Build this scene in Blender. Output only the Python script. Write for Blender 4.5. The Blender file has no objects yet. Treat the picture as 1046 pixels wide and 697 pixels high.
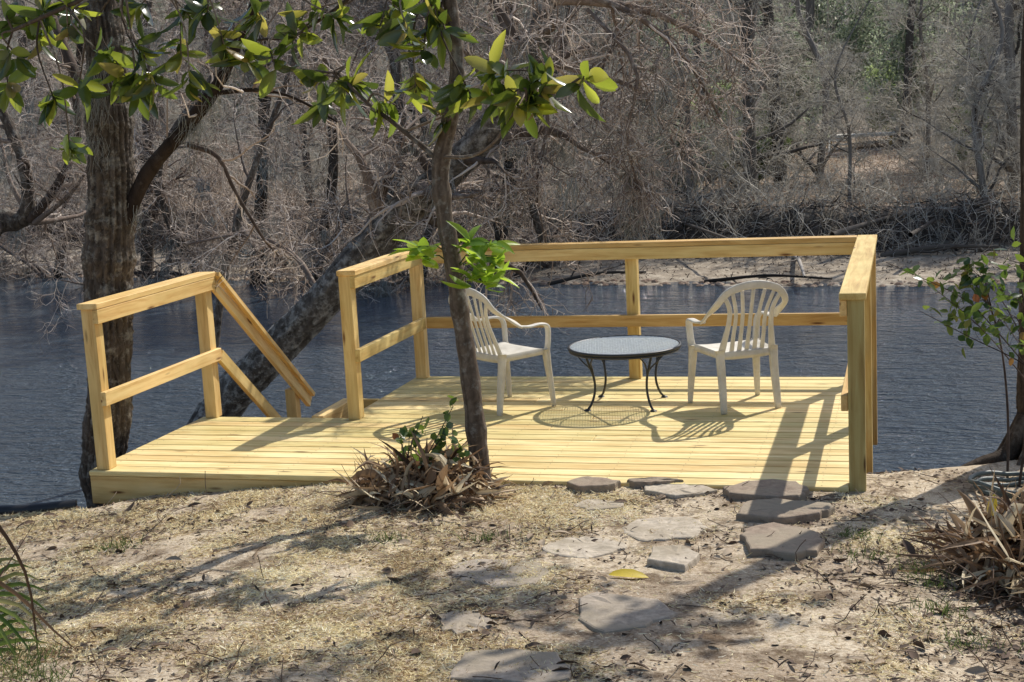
import bpy, math, random
import numpy as np
from mathutils import Vector, Matrix
rng = np.random.default_rng(7); random.seed(7)
R = math.radians
scene = bpy.context.scene
col = scene.collection
A = np.array

# ------------------------------------------------------------------ camera
FPX = 1438.2
CAM = A([4.969, -7.602, 2.145]); PI_, RO_, YA_ = 0.1664, -0.0528, -0.2778
cf = A([math.sin(YA_)*math.cos(PI_), math.cos(YA_)*math.cos(PI_), -math.sin(PI_)])
s0 = A([math.cos(YA_), -math.sin(YA_), 0]); u0 = np.cross(s0, cf)
cs = math.cos(RO_)*s0+math.sin(RO_)*u0; cu = -math.sin(RO_)*s0+math.cos(RO_)*u0
cam = bpy.data.cameras.new('camera'); camo = bpy.data.objects.new('camera', cam); col.objects.link(camo)
camo.matrix_world = Matrix(((cs[0], cu[0], -cf[0], CAM[0]), (cs[1], cu[1], -cf[1], CAM[1]), (cs[2], cu[2], -cf[2], CAM[2]), (0, 0, 0, 1)))
cam.sensor_width = 36; cam.lens = 36*FPX/1046; cam.clip_end = 3000; cam.clip_start = .05
scene.camera = camo

def at(x, y, ax, val):
    """a point of the photograph carried onto a plane of the place"""
    d = cf+cs*(x-523)/FPX-cu*(y-348.5)/FPX
    i = 'xyz'.index(ax); t = (val-CAM[i])/d[i]
    return CAM+t*d

# ------------------------------------------------------------------ tagging
def tag(o, label=None, cat=None, group=None, kind=None):
    if label: o['label'] = label
    if cat: o['category'] = cat
    if group: o['group'] = group
    if kind: o['kind'] = kind
    return o
def empty(name, loc=(0, 0, 0), rz=0):
    o = bpy.data.objects.new(name, None); col.objects.link(o); o.location = loc; o.rotation_euler = (0, 0, rz)
    o.empty_display_size = .1
    return o
def copy_tree(o, parent=None):
    c = o.copy(); col.objects.link(c); c.parent = parent
    for ch in list(o.children): copy_tree(ch, c)
    return c

# ------------------------------------------------------------------ mesh kit (numpy)
class G:
    """collects quads; build() links them as ONE mesh object"""
    def __init__(s): s.v = []; s.f = []; s.r = []; s.n = 0
    def add(s, v, f, r=None):
        v = np.asarray(v, float).reshape(-1, 3); f = np.asarray(f, int).reshape(-1, 4)
        s.v.append(v); s.f.append(f+s.n); s.n += len(v)
        s.r.append(np.zeros(len(v)) if r is None else np.asarray(r, float)); return s
    def build(s, name, m, parent=None, smooth=True):
        v = np.concatenate(s.v); f = np.concatenate(s.f); r = np.concatenate(s.r)
        me = bpy.data.meshes.new(name)
        me.vertices.add(len(v)); me.vertices.foreach_set('co', v.astype(np.float32).ravel())
        me.loops.add(len(f)*4); me.loops.foreach_set('vertex_index', f.astype(np.int32).ravel())
        me.polygons.add(len(f)); me.polygons.foreach_set('loop_start', np.arange(0, len(f)*4, 4, dtype=np.int32))
        me.polygons.foreach_set('use_smooth', np.full(len(f), bool(smooth)))
        me.update(calc_edges=True)
        at_ = me.attributes.new('rnd', 'FLOAT', 'POINT'); at_.data.foreach_set('value', r.astype(np.float32))
        me.materials.append(m)
        o = bpy.data.objects.new(name, me); col.objects.link(o); o.parent = parent
        return o

def nrmz(a): return a/np.maximum(np.linalg.norm(a, axis=-1, keepdims=True), 1e-9)
def tubes(P, Rr, sides=3, rnd=None, cap=False):
    """P (N,K,3) paths, Rr (N,K) radii"""
    P = np.asarray(P, float); Rr = np.asarray(Rr, float)
    if P.ndim == 2: P = P[None]; Rr = Rr[None]
    N, K, _ = P.shape
    T = np.zeros_like(P); T[:, 1:-1] = P[:, 2:]-P[:, :-2]; T[:, 0] = P[:, 1]-P[:, 0]; T[:, -1] = P[:, -1]-P[:, -2]; T = nrmz(T)
    ov = nrmz(P[:, -1]-P[:, 0]); ref = np.where(np.abs(ov[:, 2:3]) > .8, A([[1., 0, 0]]), A([[0, 0, 1.]]))[:, None]
    U = nrmz(ref-(ref*T).sum(-1, keepdims=True)*T); V = np.cross(T, U)
    a = np.arange(sides)*2*np.pi/sides
    v = P[:, :, None]+Rr[:, :, None, None]*(np.cos(a)[None, None, :, None]*U[:, :, None]+np.sin(a)[None, None, :, None]*V[:, :, None])
    n = np.arange(N)[:, None, None]*K*sides; k = np.arange(K-1)[None, :, None]*sides; i = np.arange(sides)[None, None, :]; j = (i+1) % sides
    f = np.stack([n+k+i, n+k+j, n+k+sides+j, n+k+sides+i], -1).reshape(-1, 4)
    if rnd is None: rnd = rng.random(N)
    v = v.reshape(-1, 3); rr = np.repeat(rnd, K*sides)
    if cap and sides % 2 == 0:
        ex = []
        for q in range(N):
            for base in (q*K*sides, q*K*sides+(K-1)*sides):
                for s_ in range(1, sides-2, 2): ex.append([base, base+s_, base+s_+1, base+s_+2])
        f = np.concatenate([f, A(ex)])
    return v, f, rr

def rough_tube(path, radii, amp=.12, sides=44, rings=150, furrow=9, lobes=0., seed=1.3, twist=.5):
    """trunk with real furrows and ridges in its surface"""
    p = path; n = len(p); t = np.linspace(0, n-1, rings); i = np.minimum(t.astype(int), n-2); u = (t-i)[:, None]
    P = p[i]*(1-u)+p[i+1]*u; r = np.interp(t, np.arange(n), radii)
    v, f, _ = tubes(P, r, sides); v = v.reshape(rings, sides, 3); c = P[:, None]; a = np.arange(sides)*2*np.pi/sides
    s_ = np.concatenate([[0], np.cumsum(np.linalg.norm(np.diff(P, axis=0), axis=1))])[:, None]; A_ = a[None]+twist*s_*.3
    w = np.zeros((rings, sides))
    for k, (fa, fz, ph) in enumerate(((furrow, 2.1, 0), (furrow+4, -3.7, 1.7), (furrow*2-1, 6.1, 3.1), (furrow*2+5, -9.3, .4))):
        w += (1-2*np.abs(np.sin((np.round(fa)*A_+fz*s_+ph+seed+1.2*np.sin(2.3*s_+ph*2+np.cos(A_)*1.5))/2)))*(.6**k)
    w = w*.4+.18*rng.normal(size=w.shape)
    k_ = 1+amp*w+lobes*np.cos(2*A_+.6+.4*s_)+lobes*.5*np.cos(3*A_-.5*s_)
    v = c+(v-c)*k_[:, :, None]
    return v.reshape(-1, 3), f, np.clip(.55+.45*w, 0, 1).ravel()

def spline(pts, K):
    """Catmull-Rom through the points, resampled to K"""
    p = A(pts, float) if not isinstance(pts, np.ndarray) else pts
    p = np.vstack([2*p[0]-p[1], p, 2*p[-1]-p[-2]]); n = len(p)-3
    out = []
    for t in np.linspace(0, n-1e-6, K):
        i = int(t); u = t-i; a, b, c, d = p[i:i+4]
        out.append(.5*((2*b)+(-a+c)*u+(2*a-5*b+4*c-d)*u*u+(-a+3*b-3*c+d)*u**3))
    return A(out)

def grow(P, Rr, n, length, tmin=.2, tmax=1., ang=(30, 65), K=5, wob=.25, grav=0., rr=.5, rmin=.002, lenpow=0, taper=.3):
    """child branches on every parent path"""
    N, Kp, _ = P.shape
    idx = np.repeat(np.arange(N), n); M = len(idx)
    t = rng.uniform(tmin, tmax, M)*(Kp-1); i = np.minimum(t.astype(int), Kp-2); u = (t-i)[:, None]
    p0 = P[idx, i]*(1-u)+P[idx, i+1]*u; r0 = Rr[idx, i]*(1-u[:, 0])+Rr[idx, i+1]*u[:, 0]
    T = nrmz(P[idx, i+1]-P[idx, i]); q = rng.normal(size=(M, 3)); q = nrmz(q-(q*T).sum(-1, keepdims=True)*T)
    a = np.radians(rng.uniform(*ang, M))[:, None]; d = np.cos(a)*T+np.sin(a)*q
    L = length*rng.uniform(.5, 1.3, M)*(1-.5*(t/(Kp-1)))
    st = (L/(K-1))[:, None]; out = np.zeros((M, K, 3)); out[:, 0] = p0
    for k in range(1, K):
        d = nrmz(d+rng.normal(size=(M, 3))*wob+A([0, 0, grav])); out[:, k] = out[:, k-1]+d*st
    r0 = np.maximum(r0*rr*rng.uniform(.7, 1.1, M), rmin)
    rad = r0[:, None]*np.linspace(1, taper, K)[None]
    return out, np.maximum(rad, rmin*.5)

def scatter(tv, tf, pos, d, nrm, L, W, rnd=None):
    """many copies of a small template: template y along d, z along nrm"""
    d = nrmz(d); side = nrmz(np.cross(d, nrm)); n2 = np.cross(side, d)
    L = np.broadcast_to(L, len(pos)).astype(float)[:, None, None]; W = np.broadcast_to(W, len(pos)).astype(float)[:, None, None]
    v = pos[:, None]+tv[None, :, 1:2]*L*d[:, None]+tv[None, :, 0:1]*W*side[:, None]+tv[None, :, 2:3]*L*n2[:, None]
    f = (tf[None]+np.arange(len(pos))[:, None, None]*len(tv)).reshape(-1, 4)
    if rnd is None: rnd = rng.random(len(pos))
    return v.reshape(-1, 3), f, np.repeat(rnd, len(tv))
def leaf_template(rows, fold=.12, droop=-.18):
    tv = []; tf = []
    for t, w in rows:
        z = droop*t*t
        tv += [(-w, t, z+fold*w), (0, t, z), (w, t, z+fold*w)]
    for k in range(len(rows)-1):
        b = 3*k; tf += [(b, b+1, b+4, b+3), (b+1, b+2, b+5, b+4)]
    return A(tv, float), A(tf)
BIGLEAF = leaf_template([(0, .04), (.12, .3), (.35, .48), (.62, .5), (.85, .3), (1, .02)])
BIG2 = leaf_template([(0, .04), (.15, .28), (.4, .5), (.7, .42), (.9, .2), (1, .02)], .2, -.38); BIG3 = leaf_template([(0, .04), (.15, .3), (.4, .46), (.7, .44), (.9, .24), (1, .02)], -.1, .2)
SMALLLEAF = leaf_template([(0, .05), (.3, .45), (.65, .45), (1, .03)], .15, -.1)
LEAFLET = (A([(-.5, 0, 0), (.5, 0, 0), (.4, 1, 0.1), (-.4, 1, .1)], float), A([(0, 1, 2, 3)]))

def ribbons(P, W, side, fold=0., rnd=None):
    """flat blades: P (N,K,3), W (N,K), side (N,3)"""
    N, K, _ = P.shape
    T = np.zeros_like(P); T[:, 1:-1] = P[:, 2:]-P[:, :-2]; T[:, 0] = P[:, 1]-P[:, 0]; T[:, -1] = P[:, -1]-P[:, -2]; T = nrmz(T)
    if side.ndim == 2: side = side[:, None]
    S = nrmz(side-(side*T).sum(-1, keepdims=True)*T); Nn = np.cross(S, T)
    Wv = W[:, :, None]
    v = np.stack([P-S*Wv/2+Nn*Wv*fold, P, P+S*Wv/2+Nn*Wv*fold], 2)
    n = np.arange(N)[:, None]*K*3; k = np.arange(K-1)[None]*3; b = (n+k).ravel()
    f = np.concatenate([np.stack([b, b+1, b+4, b+3], -1), np.stack([b+1, b+2, b+5, b+4], -1)])
    if rnd is None: rnd = rng.random(N)
    return v.reshape(-1, 3), f, np.repeat(rnd, K*3)

_w = [(rng.uniform(-1, 1, 2)*2*np.pi, rng.uniform(0, 6.3)) for _ in range(24)]
def noise(x, y, scale=1., oct=3):
    x = np.asarray(x, float)/scale; y = np.asarray(y, float)/scale; s = 0; a = 1; n = 0
    for o in range(oct):
        for k in range(6):
            w, ph = _w[(o*6+k) % 24]
            s = s+a*np.sin(w[0]*x*(2**o)*.5+w[1]*y*(2**o)*.5+ph+np.sin(x*.7*(k+1)+y)*.6); n += a
        a *= .55
    return s/n*1.8

def sm(a, b, x):
    t = np.clip((np.asarray(x, float)-a)/(b-a), 0, 1); return t*t*(3-2*t)

# ------------------------------------------------------------------ materials
def nodes(name):
    m = bpy.data.materials.new(name); m.use_nodes = True; nt = m.node_tree; nt.nodes.clear()
    out = nt.nodes.new('ShaderNodeOutputMaterial'); b = nt.nodes.new('ShaderNodeBsdfPrincipled')
    nt.links.new(b.outputs[0], out.inputs[0]); return m, nt, b, out
def N(nt, t, **kw):
    n = nt.nodes.new('ShaderNode'+t)
    for k, v in kw.items():
        if isinstance(k, str) and hasattr(n, k): setattr(n, k, v)
    return n
def ramp(nt, fac, stops):
    r = nt.nodes.new('ShaderNodeValToRGB'); e = r.color_ramp.elements
    while len(e) < len(stops): e.new(.5)
    for i, (p, c) in enumerate(stops): e[i].position = p; e[i].color = (*c, 1) if len(c) == 3 else c
    if fac is not None: nt.links.new(fac, r.inputs[0])
    return r.outputs[0]
def noi(nt, vec, scale, detail=4, rough=.6, dist=0.):
    n = nt.nodes.new('ShaderNodeTexNoise'); n.inputs['Scale'].default_value = scale; n.inputs['Detail'].default_value = detail
    n.inputs['Roughness'].default_value = rough; n.inputs['Distortion'].default_value = dist
    if vec is not None: nt.links.new(vec, n.inputs['Vector'])
    return n.outputs['Fac']
def mixc(nt, fac, a, b, mode='MIX'):
    m = nt.nodes.new('ShaderNodeMix'); m.data_type = 'RGBA'; m.blend_type = mode
    for s, v in ((m.inputs[0], fac), (m.inputs[6], a), (m.inputs[7], b)):
        if isinstance(v, (int, float)): s.default_value = v
        elif isinstance(v, tuple): s.default_value = (*v, 1)
        else: nt.links.new(v, s)
    return m.outputs[2]
def mth(nt, op, a, b=None, c=None):
    m = nt.nodes.new('ShaderNodeMath'); m.operation = op
    for s, v in zip(m.inputs, (a, b, c)):
        if v is None: continue
        if isinstance(v, (int, float)): s.default_value = v
        else: nt.links.new(v, s)
    return m.outputs[0]
def bump(nt, b, h, strength=.3, dist=.01):
    n = nt.nodes.new('ShaderNodeBump'); n.inputs['Strength'].default_value = strength; n.inputs['Distance'].default_value = dist
    nt.links.new(h, n.inputs['Height']); nt.links.new(n.outputs[0], b.inputs['Normal']); return n
def mapping(nt, scale=(1, 1, 1), world=False, rnd=False, rot=(0, 0, 0)):
    if world: v = nt.nodes.new('ShaderNodeNewGeometry').outputs['Position']
    else: v = nt.nodes.new('ShaderNodeTexCoord').outputs['Object']
    m = nt.nodes.new('ShaderNodeMapping'); m.inputs['Scale'].default_value = scale; m.inputs['Rotation'].default_value = rot
    nt.links.new(v, m.inputs[0])
    if rnd:
        oi = nt.nodes.new('ShaderNodeObjectInfo'); sc = mth(nt, 'MULTIPLY', oi.outputs['Random'], 37.)
        ad = nt.nodes.new('ShaderNodeVectorMath'); ad.operation = 'ADD'
        nt.links.new(v, ad.inputs[0]); nt.links.new(sc, ad.inputs[1]); nt.links.new(ad.outputs[0], m.inputs[0])
    return m.outputs[0]

def attr_mat(name, stops, rough=.8, transl=0., tcol=None, spec=.3, varn=None):
    """colour by the per-piece attribute rnd; optional light passing through"""
    m, nt, b, out = nodes(name)
    a = nt.nodes.new('ShaderNodeAttribute'); a.attribute_name = 'rnd'
    c = ramp(nt, a.outputs['Fac'], stops)
    if varn:
        c = mixc(nt, 1., c, ramp(nt, noi(nt, mapping(nt, world=True), varn, 3), [(.3, (.6, .6, .6)), (.7, (1.15, 1.1, 1.05))]), 'MULTIPLY')
    nt.links.new(c, b.inputs['Base Color']); b.inputs['Roughness'].default_value = rough
    b.inputs['Specular IOR Level'].default_value = spec
    if transl:
        t = nt.nodes.new('ShaderNodeBsdfTranslucent')
        if tcol: nt.links.new(ramp(nt, a.outputs['Fac'], tcol), t.inputs[0])
        else: nt.links.new(c, t.inputs[0])
        mx = nt.nodes.new('ShaderNodeMixShader'); mx.inputs[0].default_value = transl
        nt.links.new(b.outputs[0], mx.inputs[1]); nt.links.new(t.outputs[0], mx.inputs[2]); nt.links.new(mx.outputs[0], out.inputs[0])
    return m

def wood_mat(name, dark=1., tint=(1, 1, 1), floor=False):
    m, nt, b, out = nodes(name)
    if floor: v0 = nt.nodes.new('ShaderNodeTexCoord').outputs['Object']
    vec = mapping(nt, (1.2, 16, 16), rnd=not floor)
    if floor:   # every board its own grain and tone
        a = nt.nodes.new('ShaderNodeAttribute'); a.attribute_name = 'rnd'
        ad = nt.nodes.new('ShaderNodeVectorMath'); ad.operation = 'ADD'
        sc = mth(nt, 'MULTIPLY', a.outputs['Fac'], 53.)
        nt.links.new(vec, ad.inputs[0]); nt.links.new(sc, ad.inputs[1]); vec = ad.outputs[0]
        tone = a.outputs['Fac']
    else:
        tone = nt.nodes.new('ShaderNodeObjectInfo').outputs['Random']
    g = noi(nt, vec, 1.6, 6, .65, .6)
    col_ = ramp(nt, g, [(.25, (.42, .25, .08)), (.38, (.68, .47, .19)), (.55, (.83, .65, .31)), (.8, (.90, .76, .42))])
    tc = ramp(nt, tone, [(0, (.66, .58, .44)), (.2, (.98, .93, .84)), (.45, (.80, .83, .68)), (.7, (1, 1, .96)), (1, (1.06, 1.04, 1.0))])
    col_ = mixc(nt, 1., col_, tc, 'MULTIPLY')
    vm = mapping(nt, (1.6, 8, 8), rnd=not floor)
    vo = nt.nodes.new('ShaderNodeTexVoronoi'); vo.inputs['Scale'].default_value = 1.4; nt.links.new(vm, vo.inputs['Vector'])
    kn = ramp(nt, vo.outputs['Distance'], [(0.05, (1, 1, 1)), (.15, (0, 0, 0))])
    col_ = mixc(nt, kn, col_, (.16, .07, .02))
    blot = ramp(nt, noi(nt, mapping(nt, (1, 2, 2), rnd=not floor), 1.7, 3), [(.35, (.8, .8, .72)), (.65, (1, 1, 1))])
    col_ = mixc(nt, 1., col_, blot, 'MULTIPLY')
    col_ = mixc(nt, 1., col_, tuple(dark*t for t in tint), 'MULTIPLY')
    nt.links.new(col_, b.inputs['Base Color']); b.inputs['Roughness'].default_value = .62
    b.inputs['Specular IOR Level'].default_value = .3
    bump(nt, b, g, .25, .003)
    return m

def bark_mat(name, c1, c2, c3, scale=14, stretch=.3, lich=.5, bumpd=.02, patch=3.):
    m, nt, b, out = nodes(name)
    vec = mapping(nt, (1, 1, stretch), world=True)
    g = noi(nt, vec, scale, 8, .7, .8)
    c = ramp(nt, g, [(.3, c1), (.6, c2)])
    l = ramp(nt, noi(nt, mapping(nt, world=True), patch*2, 8, .75), [(.6-.15*lich, (0, 0, 0)), (.68-.1*lich, (lich, lich, lich))])
    c = mixc(nt, l, c, c3)
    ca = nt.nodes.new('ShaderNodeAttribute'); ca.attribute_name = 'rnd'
    c = mixc(nt, 1., c, ramp(nt, ca.outputs['Fac'], [(0, (.38, .36, .35)), (.6, (1.1, 1.1, 1.1)), (1, (1.5, 1.47, 1.42))]), 'MULTIPLY')  # furrow shade put into the colour: crevices darkened, ridges lightened
    nt.links.new(c, b.inputs['Base Color']); b.inputs['Roughness'].default_value = .9; b.inputs['Specular IOR Level'].default_value = .15
    bump(nt, b, g, .9, bumpd)
    return m

M = {}
M['wood'] = wood_mat('pine_timber', 1.0, (1.04, .95, .92)); M['floor'] = wood_mat('pine_boards', 1.0, (1.05, 1.08, 1.18), True)
M['wood_dark'] = wood_mat('pine_darker', .80, (1.03, .94, .88)); M['wood_green'] = wood_mat('treated_pine', .66, (.88, .92, .85))  # wood_dark: the same pine in an evenly darker tone
def plastic():
    m, nt, b, out = nodes('white_plastic')
    g = noi(nt, mapping(nt), 9, 6, .7)
    nt.links.new(ramp(nt, g, [(.3, (.56, .52, .43)), (.6, (.76, .72, .63)), (.8, (.82, .79, .72))]), b.inputs['Base Color'])
    b.inputs['Roughness'].default_value = .5
    b.inputs['Specular IOR Level'].default_value = .35
    t = nt.nodes.new('ShaderNodeBsdfTranslucent'); t.inputs[0].default_value = (.7, .66, .56, 1)
    mx = nt.nodes.new('ShaderNodeMixShader'); mx.inputs[0].default_value = .15
    nt.links.new(b.outputs[0], mx.inputs[1]); nt.links.new(t.outputs[0], mx.inputs[2]); nt.links.new(mx.outputs[0], out.inputs[0])
    return m
M['plastic'] = plastic()
def simple(name, c, rough=.5, metal=0., var=.3, scale=20, bmp=.2, spec=.5):
    m, nt, b, out = nodes(name)
    g = noi(nt, mapping(nt), scale, 5)
    nt.links.new(ramp(nt, g, [(.3, tuple(x*(1-var) for x in c)), (.7, tuple(x*(1+var) for x in c))]), b.inputs['Base Color'])
    b.inputs['Roughness'].default_value = rough; b.inputs['Metallic'].default_value = metal; b.inputs['Specular IOR Level'].default_value = spec
    if bmp: bump(nt, b, g, bmp, .004)
    return m
M['iron'] = simple('dark_iron', (.02, .021, .023), .42, 0, .3, 40, .1)
M['mesh'] = simple('sheen_mesh', (.74, .76, .73), .4, 0, .2, 40, 0)  # pale colour stands in for sky sheen on the dark wires
M['black'] = simple('black_plastic', (.012, .012, .013), .45)
M['hose'] = simple('dull_hose', (.10, .115, .10), .5)
M['bark_slim'] = bark_mat('smooth_bark', (.075, .055, .04), (.15, .115, .085), (.34, .33, .29), 22, .7, .55, .006, 6)
M['bark_rough'] = bark_mat('furrowed_bark', (.022, .018, .015), (.15, .12, .095), (.40, .38, .33), 24, .3, .6, .03, 5.)
M['bark_lichen'] = bark_mat('lichen_bark', (.04, .033, .027), (.16, .14, .12), (.44, .42, .38), 14, .6, .8, .03, 6)
M['bark_rust'] = bark_mat('rusty_bark', (.03, .021, .017), (.10, .074, .06), (.30, .27, .24), 15, .4, .4, .012)
M['bark_limb'] = bark_mat('limb_bark', (.07, .052, .042), (.19, .15, .125), (.42, .38, .33), 9, .7, .5, .01, 5)
M['bark_far'] = bark_mat('far_bark', (.10, .088, .076), (.24, .215, .19), (.2, .19, .17), 5, .2, .3, .02)  # bark lightened in place of distance haze
M['bark_right'] = bark_mat('brown_bark', (.025, .019, .014), (.09, .068, .05), (.24, .21, .17), 18, .3, .5, .03)
M['twig'] = attr_mat('grey_twigs', [(0, (.22, .165, .13)), (.5, (.50, .41, .34)), (1, (.90, .82, .74))], .6, .45)
M['twig_far'] = attr_mat('far_twigs', [(0, (.34, .31, .26)), (.5, (.60, .56, .49)), (1, (.86, .83, .76))], .8, .5)  # haze over the far woods put into the colour: paler, greyer
M['moss'] = attr_mat('hanging_moss', [(0, (.25, .25, .225)), (1, (.50, .50, .46))], .9, .3)
M['root'] = attr_mat('dark_roots', [(0, (.02, .016, .013)), (.55, (.08, .065, .052)), (.85, (.2, .165, .13)), (1, (.42, .38, .33))], .9)
M['magleaf'] = attr_mat('glossy_leaves', [(0, (.022, .042, .016)), (.5, (.04, .07, .022)), (.85, (.085, .11, .028)), (1, (.20, .14, .06))], .2, .46,
                        [(0, (.07, .10, .015)), (.5, (.22, .30, .03)), (.85, (.55, .60, .06)), (1, (.6, .5, .1))], .8)
M['youngleaf'] = attr_mat('young_leaves', [(0, (.10, .19, .03)), (1, (.22, .32, .05))], .35, .5, [(0, (.3, .5, .03)), (1, (.6, .75, .08))])
M['hollyleaf'] = attr_mat('holly_leaves', [(0, (.02, .05, .02)), (.6, (.06, .10, .03)), (.9, (.12, .16, .04)), (1, (.25, .07, .03))], .25, .3, [(0, (.1, .2, .03)), (.9, (.3, .4, .05)), (1, (.5, .15, .05))])
M['dead'] = attr_mat('dead_leaves', [(0, (.06, .035, .02)), (.35, (.20, .115, .06)), (.7, (.38, .25, .14)), (.9, (.62, .50, .32)), (1, (.78, .68, .48))], .6, .25)
M['straw'] = attr_mat('dry_straw', [(0, (.20, .12, .06)), (.25, (.46, .32, .17)), (.5, (.74, .62, .34)), (.75, (.90, .81, .50)), (1, (.95, .90, .70))], .6, .3)
M['litter'] = attr_mat('leaf_litter', [(0, (.04, .028, .02)), (.6, (.14, .09, .06)), (1, (.42, .33, .23))], .85)
M['grass'] = attr_mat('green_grass', [(0, (.05, .09, .02)), (1, (.14, .19, .05))], .6, .4)
M['palm'] = attr_mat('palm_leaves', [(0, (.06, .11, .02)), (.7, (.16, .22, .05)), (1, (.30, .26, .12))], .35, .4)
M['yellow'] = attr_mat('yellow_leaf', [(0, (.50, .38, .03)), (1, (.66, .50, .06))], .4, .25)
M['farleaf'] = attr_mat('far_leaves', [(0, (.10, .13, .08)), (.6, (.28, .33, .21)), (1, (.48, .53, .38))], .7, .5)  # greens paled and dulled to stand in for haze
M['fargreen'] = attr_mat('far_green', [(0, (.16, .22, .08)), (1, (.46, .54, .25))], .6, .5)
M['russet'] = attr_mat('russet_litter', [(0, (.21, .14, .10)), (.5, (.40, .29, .21)), (1, (.62, .52, .40))], .9, .3)

def ground_mat():
    m, nt, b, out = nodes('sandy_soil')
    v = mapping(nt, world=True)
    fine = noi(nt, v, 55, 8, .75); mid = noi(nt, v, 6, 6, .7); big = noi(nt, v, 1.1, 4, .6)
    c = ramp(nt, fine, [(.25, (.16, .125, .09)), (.42, (.42, .335, .235)), (.6, (.66, .575, .45)), (.8, (.86, .79, .66))])
    d = ramp(nt, mid, [(.38, (.28, .235, .2)), (.52, (1, 1, 1))])
    c = mixc(nt, .85, c, d, 'MULTIPLY')
    e = ramp(nt, big, [(.4, (.75, .7, .66)), (.6, (1.12, 1.1, 1.05))]); c = mixc(nt, 1., c, e, 'MULTIPLY')
    # dark wet earth on the bank face
    geo = nt.nodes.new('ShaderNodeNewGeometry'); sp = nt.nodes.new('ShaderNodeSeparateXYZ'); nt.links.new(geo.outputs['Position'], sp.inputs[0])
    mr = nt.nodes.new('ShaderNodeMapRange'); nt.links.new(sp.outputs[2], mr.inputs[0])
    for i, q in enumerate((-.5, -.25, 1., 0.)): mr.inputs[i+1].default_value = q
    c = mixc(nt, mr.outputs[0], c, (.06, .05, .04))
    nt.links.new(c, b.inputs['Base Color']); b.inputs['Roughness'].default_value = .95; b.inputs['Specular IOR Level'].default_value = .1
    bump(nt, b, mth(nt, 'ADD', fine, mth(nt, 'MULTIPLY', mid, 1.5)), .8, .015)
    return m
M['ground'] = ground_mat()
def far_ground_mat():
    m, nt, b, out = nodes('far_soil')
    v = mapping(nt, world=True)
    g = noi(nt, v, 3, 8, .7); g2 = noi(nt, v, .35, 4, .6)
    sand = ramp(nt, g, [(.3, (.15, .12, .09)), (.5, (.32, .265, .20)), (.7, (.52, .45, .35))])
    lit = ramp(nt, g, [(.3, (.16, .12, .095)), (.5, (.33, .26, .20)), (.7, (.52, .43, .34))])
    lit = mixc(nt, ramp(nt, g2, [(.4, (0, 0, 0)), (.6, (1, 1, 1))]), lit, (.20, .17, .13))
    geo = nt.nodes.new('ShaderNodeNewGeometry'); sp = nt.nodes.new('ShaderNodeSeparateXYZ'); nt.links.new(geo.outputs['Position'], sp.inputs[0])
    z = mth(nt, 'ADD', sp.outputs[2], mth(nt, 'MULTIPLY', mth(nt, 'SUBTRACT', g2, .5), .25))
    f = ramp(nt, mth(nt, 'MULTIPLY', mth(nt, 'ADD', z, 2.), .7), [(.30, (0, 0, 0)), (.36, (1, 1, 1))])   # z about -1.55
    f2 = ramp(nt, mth(nt, 'MULTIPLY', mth(nt, 'ADD', z, 2.), .7), [(.76, (0, 0, 0)), (.84, (1, 1, 1))])
    c = mixc(nt, f, sand, ramp(nt, g, [(.35, (.035, .028, .022)), (.6, (.12, .095, .075))])); c = mixc(nt, f2, c, lit)
    nt.links.new(c, b.inputs['Base Color']); b.inputs['Roughness'].default_value = .95; b.inputs['Specular IOR Level'].default_value = .1
    bump(nt, b, g, 1., .08)
    return m
M['far_ground'] = far_ground_mat()
def water_mat():
    m, nt, b, out = nodes('river_water')
    v0 = mapping(nt, (.42, 1.0, 1), world=True, rot=(0, 0, R(-10)))
    v1 = mapping(nt, (.6, 1.2, 1), world=True, rot=(0, 0, R(-16)))
    v2 = mapping(nt, (.9, 2.0, 1), world=True, rot=(0, 0, R(-30)))
    a0 = noi(nt, v0, 1.5, 3, .6, 1.2); a = noi(nt, v1, 4., 3, .6, .8); c = noi(nt, v2, 7, 4, .6, .8); d = noi(nt, v0, .22, 3, .5)
    b.inputs['Base Color'].default_value = (.085, .112, .14, 1); b.inputs['Roughness'].default_value = .05; b.inputs['IOR'].default_value = 1.42
    amp = ramp(nt, d, [(.35, (.75, .75, .75)), (.65, (1, 1, 1))])
    h = mth(nt, 'MULTIPLY', mth(nt, 'ADD', mth(nt, 'MULTIPLY', a0, 2.), mth(nt, 'ADD', mth(nt, 'MULTIPLY', a, 1.1), mth(nt, 'MULTIPLY', c, .75))), amp)
    bump(nt, b, h, 1., .24)
    return m
M['water'] = water_mat()
def stone_mat(name, c1, c2):
    m, nt, b, out = nodes(name)
    g = noi(nt, mapping(nt, rnd=True), 26, 8, .7); k = noi(nt, mapping(nt, rnd=True), 4, 4, .6)
    c = ramp(nt, g, [(.3, c1), (.7, c2)])
    c = mixc(nt, ramp(nt, k, [(.4, (0, 0, 0)), (.62, (.85, .85, .85))]), c, (.30, .25, .18))
    nt.links.new(c, b.inputs['Base Color']); b.inputs['Roughness'].default_value = .9; b.inputs['Specular IOR Level'].default_value = .2
    bump(nt, b, g, .6, .008); return m
M['grey_wood'] = simple('bleached_wood', (.62, .58, .50), .8, 0, .2, 6, .2, .2)
M['stone'] = stone_mat('flagstone', (.22, .18, .14), (.46, .39, .31)); M['stone_red'] = stone_mat('reddish_flagstone', (.17, .125, .09), (.36, .28, .21))
M['stone_pale'] = stone_mat('pale_flagstone', (.30, .25, .19), (.60, .52, .41))

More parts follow.
